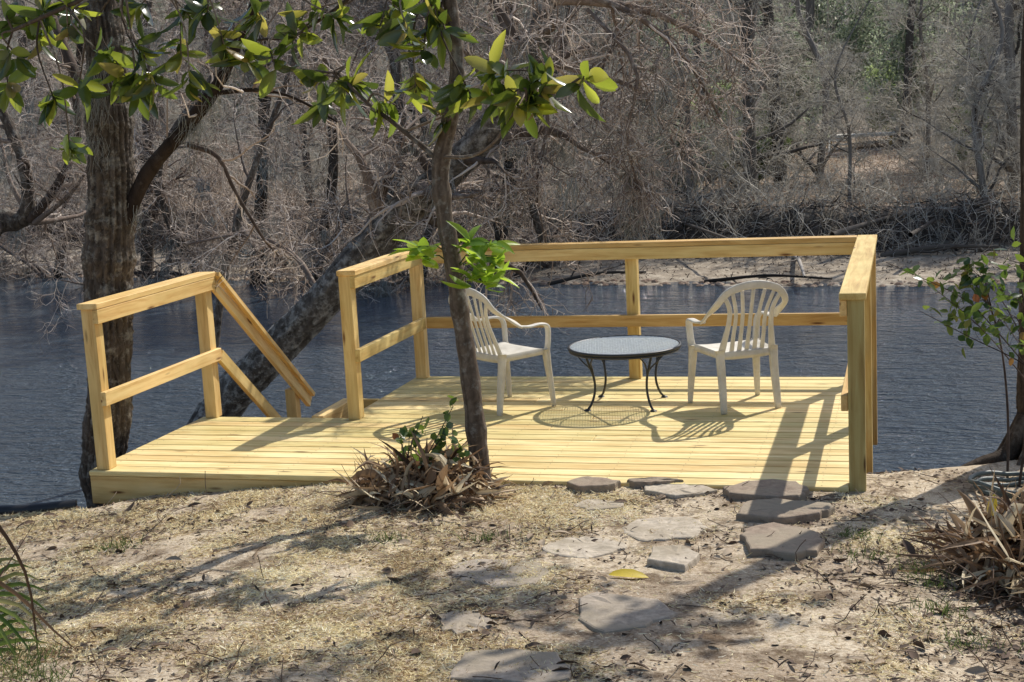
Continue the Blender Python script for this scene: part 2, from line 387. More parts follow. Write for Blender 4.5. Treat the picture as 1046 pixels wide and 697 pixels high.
# ------------------------------------------------------------------ terrain
WZ = -1.8
EX = [-60, -6, -.4, .15, .5, 1.9, 4.8, 5.6, 8, 60]; EY = [-9, -1.1, -.42, -.16, .2, .35, .5, 1.05, 1.9, 12]
def ground_z(x, y):
    x = np.asarray(x, float); y = np.asarray(y, float)
    z = -.17+.145*sm(-.2, 2.3, x)+.065*np.maximum(-y, 0)*(.35+.65*sm(-.5, 3, x)) - .05*sm(4.6, 5.6, x)
    z = z+.022*noise(x, y, .9, 3)*sm(.15, -.5, y-.0)+.006*noise(x*3, y*3, .35, 2)
    d = y-np.interp(x, EX, EY)
    return z-.06*sm(-.15, .15, d)-2.6*sm(0.05, 2.6, d)
def axis(segs):
    out = []
    for a, b, st in segs: out += list(np.arange(a, b, st))
    return A(out+[segs[-1][1]])
def sheet(name, xs, ys, fz, mat):
    X, Y = np.meshgrid(xs, ys, indexing='ij'); Z = fz(X, Y)
    v = np.stack([X, Y, Z], -1).reshape(-1, 3); nx, ny = X.shape
    i = np.arange(nx-1)[:, None]*ny+np.arange(ny-1)[None]
    f = np.stack([i, i+ny, i+ny+1, i+1], -1).reshape(-1, 4)
    g = G(); g.add(v, f); return tag(g.build(name, mat), kind='structure')
sheet('ground', axis([(-60, -4, 2), (-4, -.6, .1), (-.6, 7, .03), (7, 12, .2), (12, 60, 3)]),
      axis([(-40, -5, 2), (-5, -3.7, .1), (-3.7, 1.2, .03), (1.2, 6, .15)]), ground_z, M['ground'])
FX = [-200, -60, -18, -9, -1, 4.5, 9, 30, 200]; FY = [60, 34, 25.6, 23.6, 21.9, 21.0, 21.6, 24, 60]
def far_z(x, y):
    x = np.asarray(x, float); y = np.asarray(y, float)
    t = y-np.interp(x, FX, FY)+.5*noise(x, y, 5, 2)
    bank = 4.6+1.0*noise(x, 0*y, 4, 2)
    z = -2.6+.8*sm(-3, 0, t)+.16*sm(0, 4, t)+.95*sm(bank-.3, bank+1.1, t)+.014*np.maximum(t-6, 0)+.03*np.maximum(t-45, 0)
    return z+.06*noise(x, y, 1.7, 3)+.03*noise(x, y, .5, 2)
sheet('far_bank', axis([(-400, -60, 20), (-60, -26, 1.5), (-26, 16, .25), (16, 60, 1.5), (60, 400, 20)]),
      axis([(16, 30, .22), (30, 60, .7), (60, 400, 12)]), far_z, M['far_ground'])
g = G(); g.add([(-500, -30, WZ), (500, -30, WZ), (500, 120, WZ), (-500, 120, WZ)], [(0, 1, 2, 3)])
tag(g.build('river_water', M['water']), kind='structure')

def on_ground(px, py):
    z = 0.
    for _ in range(8): p = at(px, py, 'z', z); z = float(ground_z(p[0], p[1]))
    return A([p[0], p[1], z])

# ------------------------------------------------------------------ deck
def box_mesh(name, L, w, h, mat, bev=.003, rnd=None):
    """chamfered timber, length along local X from 0 to L, centred on Y and Z"""
    def ring(x, sy, sz):
        b = bev; y = sy/2; z = sz/2
        return [(x, -y+b, -z), (x, y-b, -z), (x, y, -z+b), (x, y, z-b), (x, y-b, z), (x, -y+b, z), (x, -y, z-b), (x, -y, -z+b)]
    v = ring(0, w-2*bev, h-2*bev)+ring(bev, w, h)+ring(L-bev, w, h)+ring(L, w-2*bev, h-2*bev); f = []
    for k in range(3):
        for i in range(8): j = (i+1) % 8; f.append((8*k+i, 8*k+j, 8*k+8+j, 8*k+8+i))
    for b0 in (0, 24):
        f += [(b0, b0+1, b0+2, b0+3), (b0, b0+3, b0+4, b0+7), (b0+7, b0+4, b0+5, b0+6)]
    return A(v), A(f)
def beam(name, p0, p1, w, h, mat, parent, up=(0, 0, 1), label=None):
    """timber from p0 to p1 (centre line); w across, h along up"""
    p0 = Vector(p0); p1 = Vector(p1); X = (p1-p0); L = X.length; X.normalize(); Z = Vector(up); Z = (Z-Z.dot(X)*X).normalized(); Y = Z.cross(X)
    v, f = box_mesh(name, L, w, h, mat); g = G(); g.add(v, f); o = g.build(name, mat, parent, smooth=False)
    mw = Matrix(((X[0], Y[0], Z[0], p0[0]), (X[1], Y[1], Z[1], p0[1]), (X[2], Y[2], Z[2], p0[2]), (0, 0, 0, 1)))
    o.matrix_local = mw
    if label: o['label'] = label
    return o
DEP, D1, X3, W, HR, HM, XM, XR = 3.031, 1.571, 1.139, 4.66, 1.027, .505, 2.892, 4.658
PW = .089
deck = empty('wooden_deck'); tag(deck, 'new yellow pine deck with open railings jutting over the river', 'deck')
g = G(); pitch = .1405; bw = .1315; y = -.012; k = 0
while y < DEP-.02:
    x0 = -.02 if y+bw < D1+.02 else X3-.02
    w_ = min(bw, DEP-y)
    cuts = [x0, W] if k % 3 else [x0, 2.4+.61*((k//3) % 3-1), W]
    cuts = [x0]+([x0+ (W-x0)*(.35+.3*((k*7) % 5)/4)] if k % 2 else [])+[W]
    for a, b_ in zip(cuts[:-1], cuts[1:]):
        v, f = box_mesh('', b_-a-.003, w_, .032, None, .004)
        v = v+A([a, y+w_/2, -.016+rng.uniform(-.0008, .0008)]); g.add(v, f, np.full(len(v), rng.random()))
    y += pitch; k += 1
g.build('deck_floor', M['floor'], deck, smooth=False)
g = G(); pos = []
for k in range(22):
    for xj in np.arange(.06, W-.02, .405):
        for o_ in (.028, .104):
            yy_ = -.012+k*pitch+o_
            if yy_ < DEP-.02 and not (yy_ > D1 and xj < X3+.03): pos.append((xj+rng.normal()*.004, yy_+rng.normal()*.004, .0016))
p_ = A(pos); q_ = A([(-.003, -.003, 0), (.003, -.003, 0), (.003, .003, 0), (-.003, .003, 0)])
g.add((p_[:, None]+q_[None]).reshape(-1, 3), np.arange(len(p_)*4).reshape(-1, 4))
tag(g.build('deck_screws', M['iron'], deck, smooth=False), kind='stuff')
RH = .18
beam('rim_board', (-.018, .012, -.034-RH/2), (XR-.002, .012, -.034-RH/2), .038, RH, M['wood_dark'], deck, label='front rim board of a darker tone')
beam('rim_board', (.001, .034, -.034-RH/2), (.001, D1-.02, -.034-RH/2), .038, RH, M['wood'], deck)
beam('rim_board', (.03, D1-.022, -.034-RH/2), (X3, D1-.022, -.034-RH/2), .038, RH, M['wood'], deck)
beam('rim_board', (X3, D1, -.034-RH/2), (X3, DEP-.02, -.034-RH/2), .038, RH, M['wood'], deck)
beam('rim_board', (X3+.02, DEP-.02, -.034-RH/2), (W, DEP-.02, -.034-RH/2), .038, RH, M['wood'], deck)
beam('rim_board', (W-.022, .034, -.034-RH/2), (W-.022, DEP-.04, -.034-RH/2), .038, RH, M['wood'], deck)
def post(x, y, z0=.001, z1=HR, mat='wood', label=None):
    return beam('rail_post', (x+PW/2, y+PW/2, z0), (x+PW/2, y+PW/2, z1), PW, PW, M[mat], deck, up=(0, 1, 0), label=label)
post(.02, .02); post(.02, D1-PW-.002)
post(X3+.002, D1-PW-.002); post(X3+.002, DEP-PW-.004); post(XM, DEP-PW-.004)
post(XR+.001, .02, -.32, mat='wood_green', label='greenish front corner post'); post(XR+.001, 1.46, -.5); post(XR+.001, DEP-PW, -.5)
for (x, y) in ((.1, 1.3), (1.25, 2.8), (2.9, 2.8), (4.5, 2.8), (4.5, 1.5), (2.9, 1.5)):
    beam('support_post', (x, y, -3.2), (x, y, -.22), .14, .14, M['wood_dark'], deck, up=(0, 1, 0))
CT = .036; zc = HR+.001+CT/2
def cap(p0, p1, w=.14): return beam('top_rail', p0, p1, w, CT, M['wood'], deck)
def rail(p0, p1, h=.089): return beam('rail_board', p0, p1, .037, h, M['wood'], deck)
# left bay railing
cap((.078, -.002, zc), (.078, D1+.01, zc)); rail((.02+PW+.02, .0, HR-.046), (.02+PW+.02, D1, HR-.046))
rail((.02+PW+.02, .0, HM-.0445), (.02+PW+.02, D1, HM-.0445))
# upper left railing (behind the bay)
xl = X3+.002+PW+.02
cap((X3+.068, D1-PW-.02, zc), (X3+.068, DEP+.01, zc)); rail((xl, D1-PW-.015, HR-.046), (xl, DEP-PW-.045, HR-.046))
rail((xl, D1-PW-.015, HM-.0445), (xl, DEP-PW-.045, HM-.0445))
# back railing
yb = DEP-PW-.004-.0205
cap((X3+.141, yb+.052, zc), (XR-.042, yb+.052, zc)); rail((X3+PW+.045, yb, HR-.046), (XR-.04, yb, HR-.046)); rail((X3+PW+.045, yb, HM-.0445), (XR-.04, yb, HM-.0445))
# right railing
cap((XR+.031, -.005, zc), (XR+.031, DEP+.015, zc)); rail((XR-.019, .01, HR-.046), (XR-.019, DEP-.02, HR-.046)); rail((XR-.019, .03, HM-.0445), (XR-.019, DEP-.02, HM-.0445))
# stairs
st = empty('stair_flight'); st.parent = deck
sl = -.80; xs_ = .02+PW+.02
def stb(name, p0, p1, w, h, mat='wood', up=(0, 0, 1)): return beam(name, p0, p1, w, h, M[mat], st, up)
L = 1.52
stb('handrail', (xs_-.02, D1+.005, HR+.02), (xs_-.02, D1+L, HR+.02+sl*L), .14, .036)
stb('rail_board', (xs_, D1+.002, HR-.055), (xs_, D1+L-.02, HR-.055+sl*(L-.02)), .037, .089)
stb('rail_board', (xs_, D1+.002, HM-.055), (xs_, D1+L-.02, HM-.055+sl*(L-.02)), .037, .089)
stb('rail_post', (.02+PW/2, D1+L-.2, -2.2), (.02+PW/2, D1+L-.2, -.075), PW, PW, up=(0, 1, 0))
for xx in (.13, .80): stb('stringer', (xx, D1+.02, -.3), (xx, D1+2.2, -.3+sl*2.18), .04, .25)
for k in range(9): stb('tread', (.155, D1+.14+.24*k, -.19-.19*k), (.775, D1+.14+.24*k, -.19-.19*k), .26, .036)
stb('side_frame', (.862, D1+.004, -.071), (.862, D1+.61, -.071), .09, .142); stb('side_frame', (.911, D1+.59, -.071), (X3-.024, D1+.59, -.071), .038, .142)

# ------------------------------------------------------------------ chairs
def bar(path, w, t, side, K=14):
    """swept flat bar with rounded section: path pts, w along side, t across"""
    p = spline(A(path, float), K); n = len(p)
    w = np.interp(np.linspace(0, 1, n), np.linspace(0, 1, len(w)), w) if hasattr(w, '__len__') else np.full(n, w)
    t = np.interp(np.linspace(0, 1, n), np.linspace(0, 1, len(t)), t) if hasattr(t, '__len__') else np.full(n, t)
    T = np.gradient(p, axis=0); T = nrmz(T); sd = A(side, float)
    if sd.ndim == 1: sd = np.repeat(sd[None], n, 0)
    else: sd = spline(sd, n)
    S = nrmz(sd-(sd*T).sum(-1, keepdims=True)*T); Q = np.cross(T, S)
    a = (np.arange(12)+.5)*2*np.pi/12; ca = np.sign(np.cos(a))*np.abs(np.cos(a))**.55; sa = np.sign(np.sin(a))*np.abs(np.sin(a))**.55
    v = p[:, None]+S[:, None]*ca[None, :, None]*w[:, None, None]/2+Q[:, None]*sa[None, :, None]*t[:, None, None]/2
    f = []
    for k in range(n-1):
        for i in range(12): j = (i+1) % 12; f.append((12*k+i, 12*k+j, 12*k+12+j, 12*k+12+i))
    for b in (0, 12*(n-1)):
        for s_ in (1, 3, 5, 7, 9): f.append((b, b+s_, b+s_+1, b+s_+2 if s_ < 9 else b+11))
    f = [q for q in f if len(set(q)) == 4]
    return v.reshape(-1, 3), A(f)
def make_chair(label, loc, rz, xsc=1.):
    root = empty('garden_chair', loc, rz); tag(root, label, 'chair', 'white plastic garden chairs'); root.scale = (.97, .86, 1.)
    P = M['plastic']
    # seat: dished sheet with a turned down edge
    g = G(); nu, nv = 17, 17; V = []
    def spt(u, v_):   # u across -1..1, v 0 rear..1 front
        wd = .205+.035*v_; x = u*wd; y = -.2+.42*v_-.02*abs(u)**3*v_
        z = .405+.012*v_-.018*(1-u*u)*np.sin(np.pi*min(1, v_*1.1))+.012*abs(u)**4-.02*max(0, v_-.88)*8*max(0, v_-.88)*8*.25
        return (x, y, z)
    us = np.linspace(-1, 1, nu); vs = np.linspace(0, 1, nv)
    top = A([[spt(u, q) for q in vs] for u in us]); bot = top-A([0, 0, .007])
    i = np.arange(nu-1)[:, None]*nv+np.arange(nv-1)[None]; f = np.stack([i, i+nv, i+nv+1, i+1], -1).reshape(-1, 4)
    g.add(top, f); g.add(bot, f[:, ::-1])
    loop = [spt(u, 1) for u in us]+[spt(1, q) for q in vs[::-1][1:]]+[spt(u, 0) for u in us[::-1][1:]]+[spt(-1, q) for q in vs[1:]]
    lp = A(loop); ctr = lp.mean(0); outw = nrmz((lp-ctr)*A([1, 1, 0])); n = len(lp)
    sk = np.stack([lp, lp+outw*.008-A([0, 0, .012]), lp+outw*.012-A([0, 0, .045]), lp+outw*.006-A([0, 0, .045])], 1).reshape(-1, 3); f = []
    for k in range(n-1):
        for j in range(3): f.append((4*k+j, 4*k+4+j, 4*k+5+j, 4*k+1+j))
    g.add(sk, f); g.build('seat', P, root)
    # backrest: arch, stiles and slats
    def yb_(z): return -.2-.16*(z-.4)/.46
    g = G()
    arch = [(-.275, -.06, .615), (-.272, -.13, .655), (-.262, yb_(.74)+.02, .745), (-.20, yb_(.82), .83), (-.1, yb_(.86), .868), (0, yb_(.87), .878), (.1, yb_(.86), .868), (.20, yb_(.82), .83), (.262, yb_(.74)+.02, .745), (.272, -.13, .655), (.275, -.06, .615)]
    sd = [(1, 0, 0.3), (1, 0, .4), (.9, 0, -.2), (.6, 0, -.7), (.2, 0, -1), (0, 0, -1), (-.2, 0, -1), (-.6, 0, -.7), (-.9, 0, -.2), (-1, 0, .4), (-1, 0, .3)]
    sd = [(.95, .3, .3), (.9, .3, .5), (.95, 0, -.35), (.7, 0, -.7), (.3, 0, -1), (0, 0, -1), (-.3, 0, -1), (-.7, 0, -.7), (-.95, 0, -.35), (-.9, .3, .5), (-.95, .3, .3)]
    g.add(*bar(arch, [.052, .052, .05, .05, .054, .058, .054, .05, .05, .052, .052], .02, sd, 48))
    for s in (-1, 1):
        g.add(*bar([(s*.195, -.2, .40), (s*.178, yb_(.5), .5), (s*.16, yb_(.62), .62), (s*.165, yb_(.72), .72), (s*.205, yb_(.8)+.004, .8)], [.055, .045, .034, .034, .03], .018, (1, 0, 0), 18))
    for x0, x1 in ((-.115, -.125), (-.058, -.068), (0, 0), (.058, .068), (.115, .125)):
        g.add(*bar([(x0, -.2, .405), (x0*1.0, yb_(.52), .52), (x1*.9, yb_(.68), .68), (x1*1.25, yb_(.845), .85-abs(x1)*.12)], [.036, .03, .027, .027], .011, (1, 0, 0), 12))
    g.add(*bar([(-.2, -.2, .395), (0, -.215, .395), (.2, -.2, .395)], .045, .02, (0, .2, 1), 8))
    g.build('backrest', P, root)
    for s in (-1, 1):
        g = G(); g.add(*bar([(s*.275, -.07, .615), (s*.284, .02, .607), (s*.284, .12, .612), (s*.276, .195, .60), (s*.268, .228, .565), (s*.262, .232, .50), (s*.256, .228, .44), (s*.25, .222, .40)], [.05, .055, .056, .052, .05, .05, .052, .06], [.02, .016, .016, .024, .028, .028, .026, .03], [(1, 0, 0)]*4+[(1, 0, .2)]*4, 30))
        g.build('armrest', P, root)
        g = G(); g.add(*bar([(s*.247, .215, .42), (s*.252, .225, .3), (s*.262, .245, .12), (s*.268, .255, .0)], [.066, .056, .045, .034], [.05, .042, .034, .028], (1, 0, 0), 10)); g.build('leg', P, root)
        g = G(); g.add(*bar([(s*.205, -.2, .43), (s*.202, -.215, .3), (s*.205, -.245, .12), (s*.208, -.262, .0)], [.062, .058, .052, .044], [.055, .05, .042, .034], (1, 0, 0), 10)); g.build('leg', P, root)
    return root
def face(fx, fy): return math.atan2(fy, fx)-math.pi/2
make_chair('white plastic garden chair right of the table, its slatted back to the viewer', (3.824, 2.045, 0), face(-.52, .854))
make_chair('white plastic garden chair half hidden behind the slim tree trunk', (2.19, 1.94, 0), face(.60, .80))

# ------------------------------------------------------------------ table
tb = empty('garden_table', (3.04, 2.05, 0), R(12)); tag(tb, 'low round dark metal table with a mesh top between the two white chairs', 'table')
TR = .392; TZ = .42
g = G(); a = np.linspace(0, 2*np.pi, 65); c = np.stack([TR*np.cos(a), TR*np.sin(a), np.full(65, TZ)], -1)
g.add(*tubes(c, np.full(65, .011), 8)); c2 = c.copy(); c2[:, 2] -= .02; c2[:, :2] *= .985; g.add(*tubes(c2, np.full(65, .009), 8)); g.build('table_rim', M['iron'], tb)
g = G(); sp = .0185; P_ = []
for k in range(-21, 22):
    o = k*sp
    if abs(o) < TR-.012:
        h = math.sqrt((TR-.004)**2-o*o)
        ys = np.linspace(-h, h, 3)
        P_.append(np.stack([np.full(3, o), ys, np.full(3, TZ+.004)], -1)); P_.append(np.stack([ys, np.full(3, o), np.full(3, TZ+.0055)], -1))
g.add(*tubes(A(P_), np.full((len(P_), 3), .0024), 4)); g.build('mesh_top', M['mesh'], tb, smooth=False)
g = G()
for an in (20, 110):
    d = A([math.cos(R(an)), math.sin(R(an)), 0]); g.add(*tubes(A([-d*TR+[0, 0, TZ-.012], [0, 0, TZ-.014], d*TR+[0, 0, TZ-.012]]), [.008]*3, 6))
g.build('cross_bar', M['iron'], tb)
for q, an in enumerate((33, 123, 213, 303)):
    an = R(an); d = A([math.cos(an), math.sin(an), 0]); t_ = A([-math.sin(an), math.cos(an), 0])
    pts = [d*.335+A([0, 0, TZ-.01]), d*.30+A([0, 0, .32]), d*.265+A([0, 0, .22]), d*.262+A([0, 0, .13]), d*.29+A([0, 0, .05]), d*.325+A([0, 0, .008])]
    g = G(); g.add(*tubes(spline(A(pts), 20), np.full(20, .0085), 8, cap=True)); lg = g.build('leg', M['iron'], tb)
    for s in (-1, 1):
        br = [d*.268+A([0, 0, .25]), d*.29+t_*s*.02+A([0, 0, .30]), d*.325+t_*s*.06+A([0, 0, .35]), d*.335+t_*s*.12+A([0, 0, TZ-.012])]
        g = G(); g.add(*tubes(spline(A(br), 10), np.full(10, .0055), 6)); g.build('leg_brace', M['iron'], lg)
    g = G(); g.add(*tubes(A([d*.33, d*.33+A([0, 0, .008]), d*.33+A([0, 0, .014])]), [.024, .022, .008], 10, cap=True)); g.build('foot_pad', M['iron'], lg)

# ------------------------------------------------------------------ vegetation
def curl_blades(n, centre, rad, hgt, length, width, up=(.1, 1.2), curl=.5, K=6, gz=True):
    """long dry blades springing from a mound"""
    a = rng.uniform(0, 2*np.pi, n); r = rad*np.sqrt(rng.random(n))*.8
    p = np.stack([centre[0]+r*np.cos(a), centre[1]+r*np.sin(a), np.zeros(n)], -1)
    base = ground_z(p[:, 0], p[:, 1]) if gz else np.full(n, centre[2]); p[:, 2] = base+hgt*np.clip(1-(r/rad)**2+.35*noise(p[:, 0], p[:, 1], .25, 2), 0, 1.4)*rng.random(n)
    el = rng.uniform(*up, n); az = a+rng.normal(size=n)*1.7
    d = np.stack([np.cos(az)*np.cos(el), np.sin(az)*np.cos(el), np.sin(el)], -1)
    L_ = length*rng.uniform(.45, 1.2, n); P = np.zeros((n, K, 3)); P[:, 0] = p; dd = d.copy(); cr = rng.normal(size=(n, 3))*.38
    for k in range(1, K):
        dd = nrmz(dd+cr*curl+A([0, 0, -.22])*rng.uniform(.2, 1.6, n)[:, None]*curl*1.6); P[:, k] = P[:, k-1]+dd*(L_/(K-1))[:, None]
        fl = ground_z(P[:, k, 0], P[:, k, 1])+.008 if gz else centre[2]; P[:, k, 2] = np.maximum(P[:, k, 2], fl)
    prof = np.interp(np.linspace(0, 1, K), [0, .3, .7, 1], [.35, 1, .6, .04])
    Wd = width*rng.uniform(.5, 1.2, n)[:, None]*prof[None]
    tw = rng.normal(size=(n, 3))
    side = nrmz(np.cross(d, tw))
    return P, Wd, side
def whorl(pts, dirs, n, length, width, tmpl, spread=(35, 85), back=.05):
    pos = []; dd = []; nn = []
    for p, d in zip(pts, dirs):
        d = d/np.linalg.norm(d)
        for k in range(n):
            q = rng.normal(size=3); q -= q.dot(d)*d; q /= np.linalg.norm(q); an = R(rng.uniform(*spread))
            v = math.cos(an)*d+math.sin(an)*q; v[2] -= .12
            pos.append(p-d*rng.random()*back); dd.append(v); nn.append(d+.35*rng.normal(size=3)+A([0, 0, .5]))
    n_ = len(pos); pos, dd, nn = A(pos), A(dd), A(nn); o = []; k_ = rng.integers(0, 3, n_); vs = []; fs = []; rs = []; c = 0
    for q, tm in enumerate((tmpl, BIG2, BIG3)):
        m_ = k_ == q
        if not m_.any(): continue
        v, f, r = scatter(*tm, pos[m_], dd[m_], nn[m_], length*rng.uniform(.45, 1.15, m_.sum()), width*rng.uniform(.6, 1.15, m_.sum()))
        vs.append(v); fs.append(f+c); rs.append(r); c += len(v)
    return np.concatenate(vs), np.concatenate(fs), np.concatenate(rs)

# --- slim magnolia in front of the deck
mag = empty('magnolia_tree', (2.63, -.2, float(ground_z(2.63, -.2)))); tag(mag, 'slim leaning tree with glossy green leaves growing right in front of the deck', 'tree')
mag_off = A(mag.location)
def sub(o): return A(o)-mag_off
tr = [at(*p, 'y', -.2) for p in [(492, 530), (490, 478), (484, 420), (478, 370), (470, 320), (464, 275), (454, 220), (450, 170), (459, 125), (467, 75), (462, 20), (457, -40)]]+[A([2.7, -.1, 3.5]), A([2.8, .1, 4.3]), A([3.0, .2, 5.1])]
rad = [.078, .058, .055, .053, .052, .051, .050, .053, .046, .043, .040, .037, .032, .023, .012]
trp = spline(A(tr), 60); trr = np.interp(np.linspace(0, 1, 60), np.linspace(0, 1, len(rad)), rad)*(1+.05*np.sin(np.arange(60)*1.9)+.04*rng.normal(size=60))
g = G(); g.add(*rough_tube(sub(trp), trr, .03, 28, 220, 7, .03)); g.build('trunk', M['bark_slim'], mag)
limbs = [([(2.61, -.2, 2.95), (2.1, -.15, 3.12), (1.3, -.1, 3.05), (.5, 0, 2.95), (-.3, .1, 2.75)], .026),
         ([at(450, 165, 'y', -.2), at(405, 128, 'y', -.15), at(375, 105, 'y', -.1), at(345, 75, 'y', 0)], .017),
         ([at(448, 160, 'y', -.2), at(480, 160, 'y', -.4), at(505, 145, 'y', -.5), at(530, 110, 'y', -.5), at(575, 92, 'y', -.5)], .011),
         ([(2.61, -.2, 2.8), (2.2, .1, 2.95), (1.75, .3, 2.75), (1.4, .4, 2.6)], .018),
         ([(2.65, -.15, 3.3), (3.0, .2, 3.6), (3.7, .6, 3.9)], .02)]
g = G(); LP = []
for p, r in limbs:
    pp = spline(A([A(q) for q in p]), 16); LP.append(pp); g.add(*tubes(sub(pp), np.linspace(r, r*.45, 16), 8))
clusters = [(345, 18, .1), (300, 40, .1), (282, 72, 0), (318, 84, 0), (330, 108, .1), (388, 28, -.1), (425, 95, -.2), (372, 85, 0), (445, 118, -.3), (420, 40, -.2), (355, 95, 0), (540, 88, -.5), (85, 10, .1), (35, 40, .2), (185, 60, .1), (140, 95, 0), (405, 108, -.1), (432, 60, -.35), (268, 20, .2), (250, 62, .2),
            (500, 72, -.5), (515, 100, -.5), (498, 100, -.3), (560, 90, -.5), (590, 90, -.5), (530, 108, -.5),
            (15, 22, .2), (45, 12, .1), (70, 40, .1), (22, 62, .2), (110, 62, 0), (128, 78, 0), (160, 88, 0), (150, 62, 0), (195, 92, 0), (195, 18, .1), (212, 22, .1), (58, 108, .1), (80, 92, .1), (72, 155, .1), (135, 15, .1), (230, 50, .1), (8, 95, .3),
            (310, 12, .2), (410, 12, 0), (445, 15, -.3), (455, 30, -.35), (480, 95, -.4)]
allL = np.concatenate(LP); pts = []; dirs = []
for cx, cy, yy in clusters:
    p = at(cx, cy, 'y', yy)
    q = allL[np.argmin(np.linalg.norm(allL-p-A([0, 0, .25]), axis=1))]
    mid = (p+q)/2+A([rng.normal()*.12, rng.normal()*.1, .06]); b = spline(A([q, mid, p]), 8); g.add(*tubes(sub(b), np.linspace(.008, .004, 8), 5))
    d = p-mid; pts.append(sub(p)); dirs.append(nrmz(d)+A([0, 0, .3]))
g.build('branches', M['bark_slim'], mag)
g = G(); g.add(*whorl(pts, dirs, 11, .215, .074, BIGLEAF, (30, 105), .12))
# crown above the frame, throws the dappled shade
ex = []; ed = []
for k in range(52):
    q = allL[rng.integers(0, 16)]+rng.normal(size=3)*A([.7, .7, .3])+A([.3, .2, 1.0]); ex.append(sub(q)); ed.append(rng.normal(size=3)+A([0, 0, 1]))
g.add(*whorl(ex, ed, 10, .22, .075, BIGLEAF))
g.build('leaves', M['magleaf'], mag)
g = G(); pts = [at(487, 262, 'y', -.35), at(480, 245, 'y', -.35), at(497, 275, 'y', -.4), at(427, 252, 'y', -.25), at(500, 248, 'y', -.35), at(496, 288, 'y', -.4), at(482, 285, 'y', -.4), at(432, 262, 'y', -.25), at(507, 262, 'y', -.4)]
for p in pts: g.add(*tubes(sub(A([A([2.56, -.2, p[2]-.08]), (p+A([2.56, -.2, p[2]]))/2, p])), [.005, .004, .003], 5))
g.build('sprout_stem', M['grass'], mag)
g = G(); g.add(*whorl([sub(p) for p in pts], [A([.2, -.3, 1])]*9, 8, .17, .065, BIGLEAF, (25, 95))); g.build('sprout_leaves', M['youngleaf'], mag)

# --- moss helper
def moss_from(P, n, length, r=.003, spread=.05, K=6):
    N_, Kp, _ = P.shape; idx = rng.integers(0, N_, n); k = rng.integers(0, Kp, n); c = P[idx, k]
    m = 40; base = np.repeat(c, m, 0)+rng.normal(size=(n*m, 3))*A([spread, spread, spread*.5])
    out = np.zeros((n*m, K, 3)); out[:, 0] = base; d = np.repeat(A([[0, 0, -1.]]), n*m, 0); L_ = np.repeat(length*rng.uniform(.4, 1.4, n), m)*rng.uniform(.3, 1, n*m)
    for q in range(1, K): d = nrmz(d+rng.normal(size=d.shape)*.32+A([-.10, 0, -.30])); out[:, q] = out[:, q-1]+d*(L_/(K-1))[:, None]
    return tubes(out, np.full((n*m, K), r)*np.linspace(1, .6, K)[None], 3)

# --- big rough trunk behind the left railing
bt = empty('riverbank_tree', (.2, .75, -1.5)); tag(bt, 'thick furrowed trunk rising behind the left railing of the deck', 'tree'); off = A(bt.location)
path = [(.17, .75, -1.7)]+[at(*p, 'y', .75) for p in [(112, 515), (112, 400), (111, 290), (114, 200), (112, 120), (108, 50), (100, -30)]]+[(.1, .7, 4.5)]
pp = spline(A([A(q) for q in path]), 40); rr_ = np.interp(np.linspace(0, 1, 40), np.linspace(0, 1, 9), [.24, .17, .165, .165, .155, .15, .12, .11, .08])*(1+.05*rng.normal(size=40))
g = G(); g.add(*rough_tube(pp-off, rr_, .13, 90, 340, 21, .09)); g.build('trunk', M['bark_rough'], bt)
lim = [([at(128, 225, 'y', .75), at(152, 175, 'y', .75), at(190, 130, 'y', .7), at(222, 88, 'y', .65), (at(240, 50, 'y', .6)), at(262, 0, 'y', .5), at(275, -60, 'y', .4)], .056, .026),
       ([at(192, 148, 'y', .7), at(222, 160, 'y', .7), at(240, 195, 'y', .75), at(268, 242, 'y', .8), at(285, 262, 'y', .9)], .018, .006),
       ([at(222, 95, 'y', .65), at(262, 92, 'y', .6), at(300, 100, 'y', .55), at(345, 125, 'y', .5)], .016, .006),
       ([at(100, 120, 'y', .75), at(70, 60, 'y', .9), at(40, -20, 'y', 1.1)], .05, .025)]
g = G(); tips = []
for p, r0, r1 in lim:
    q = spline(A([A(z) for z in p]), 20); g.add(*tubes(q-off, np.linspace(r0, r1, 20)*(1+.06*rng.normal(size=20)), 10)); tips.append(q)
g.build('limb', M['bark_rust'], bt)
P0 = A(tips); R0 = np.repeat(np.linspace(.02, .008, 20)[None], len(tips), 0)
P1, R1 = grow(P0, R0, 9, .7, .2, 1, (30, 80), 7, .3, -.02, .6, .003); P2, R2 = grow(P1, R1, 5, .35, .2, 1, (30, 80), 5, .35, -.04, .6, .002)
g = G()
for P_, R_ in ((P1, R1), (P2, R2)): g.add(*tubes(P_-off, R_, 4))
g.build('twigs', M['twig'], bt)
g = G(); g.add(*moss_from((pp[23:29][None])-off+A([-.02, -.16, 0]), 9, .3, .0012, .05)); g.add(*moss_from(tips[0][None]-off, 10, .3, .0015, .03)); g.build('hanging_moss', M['moss'], bt)

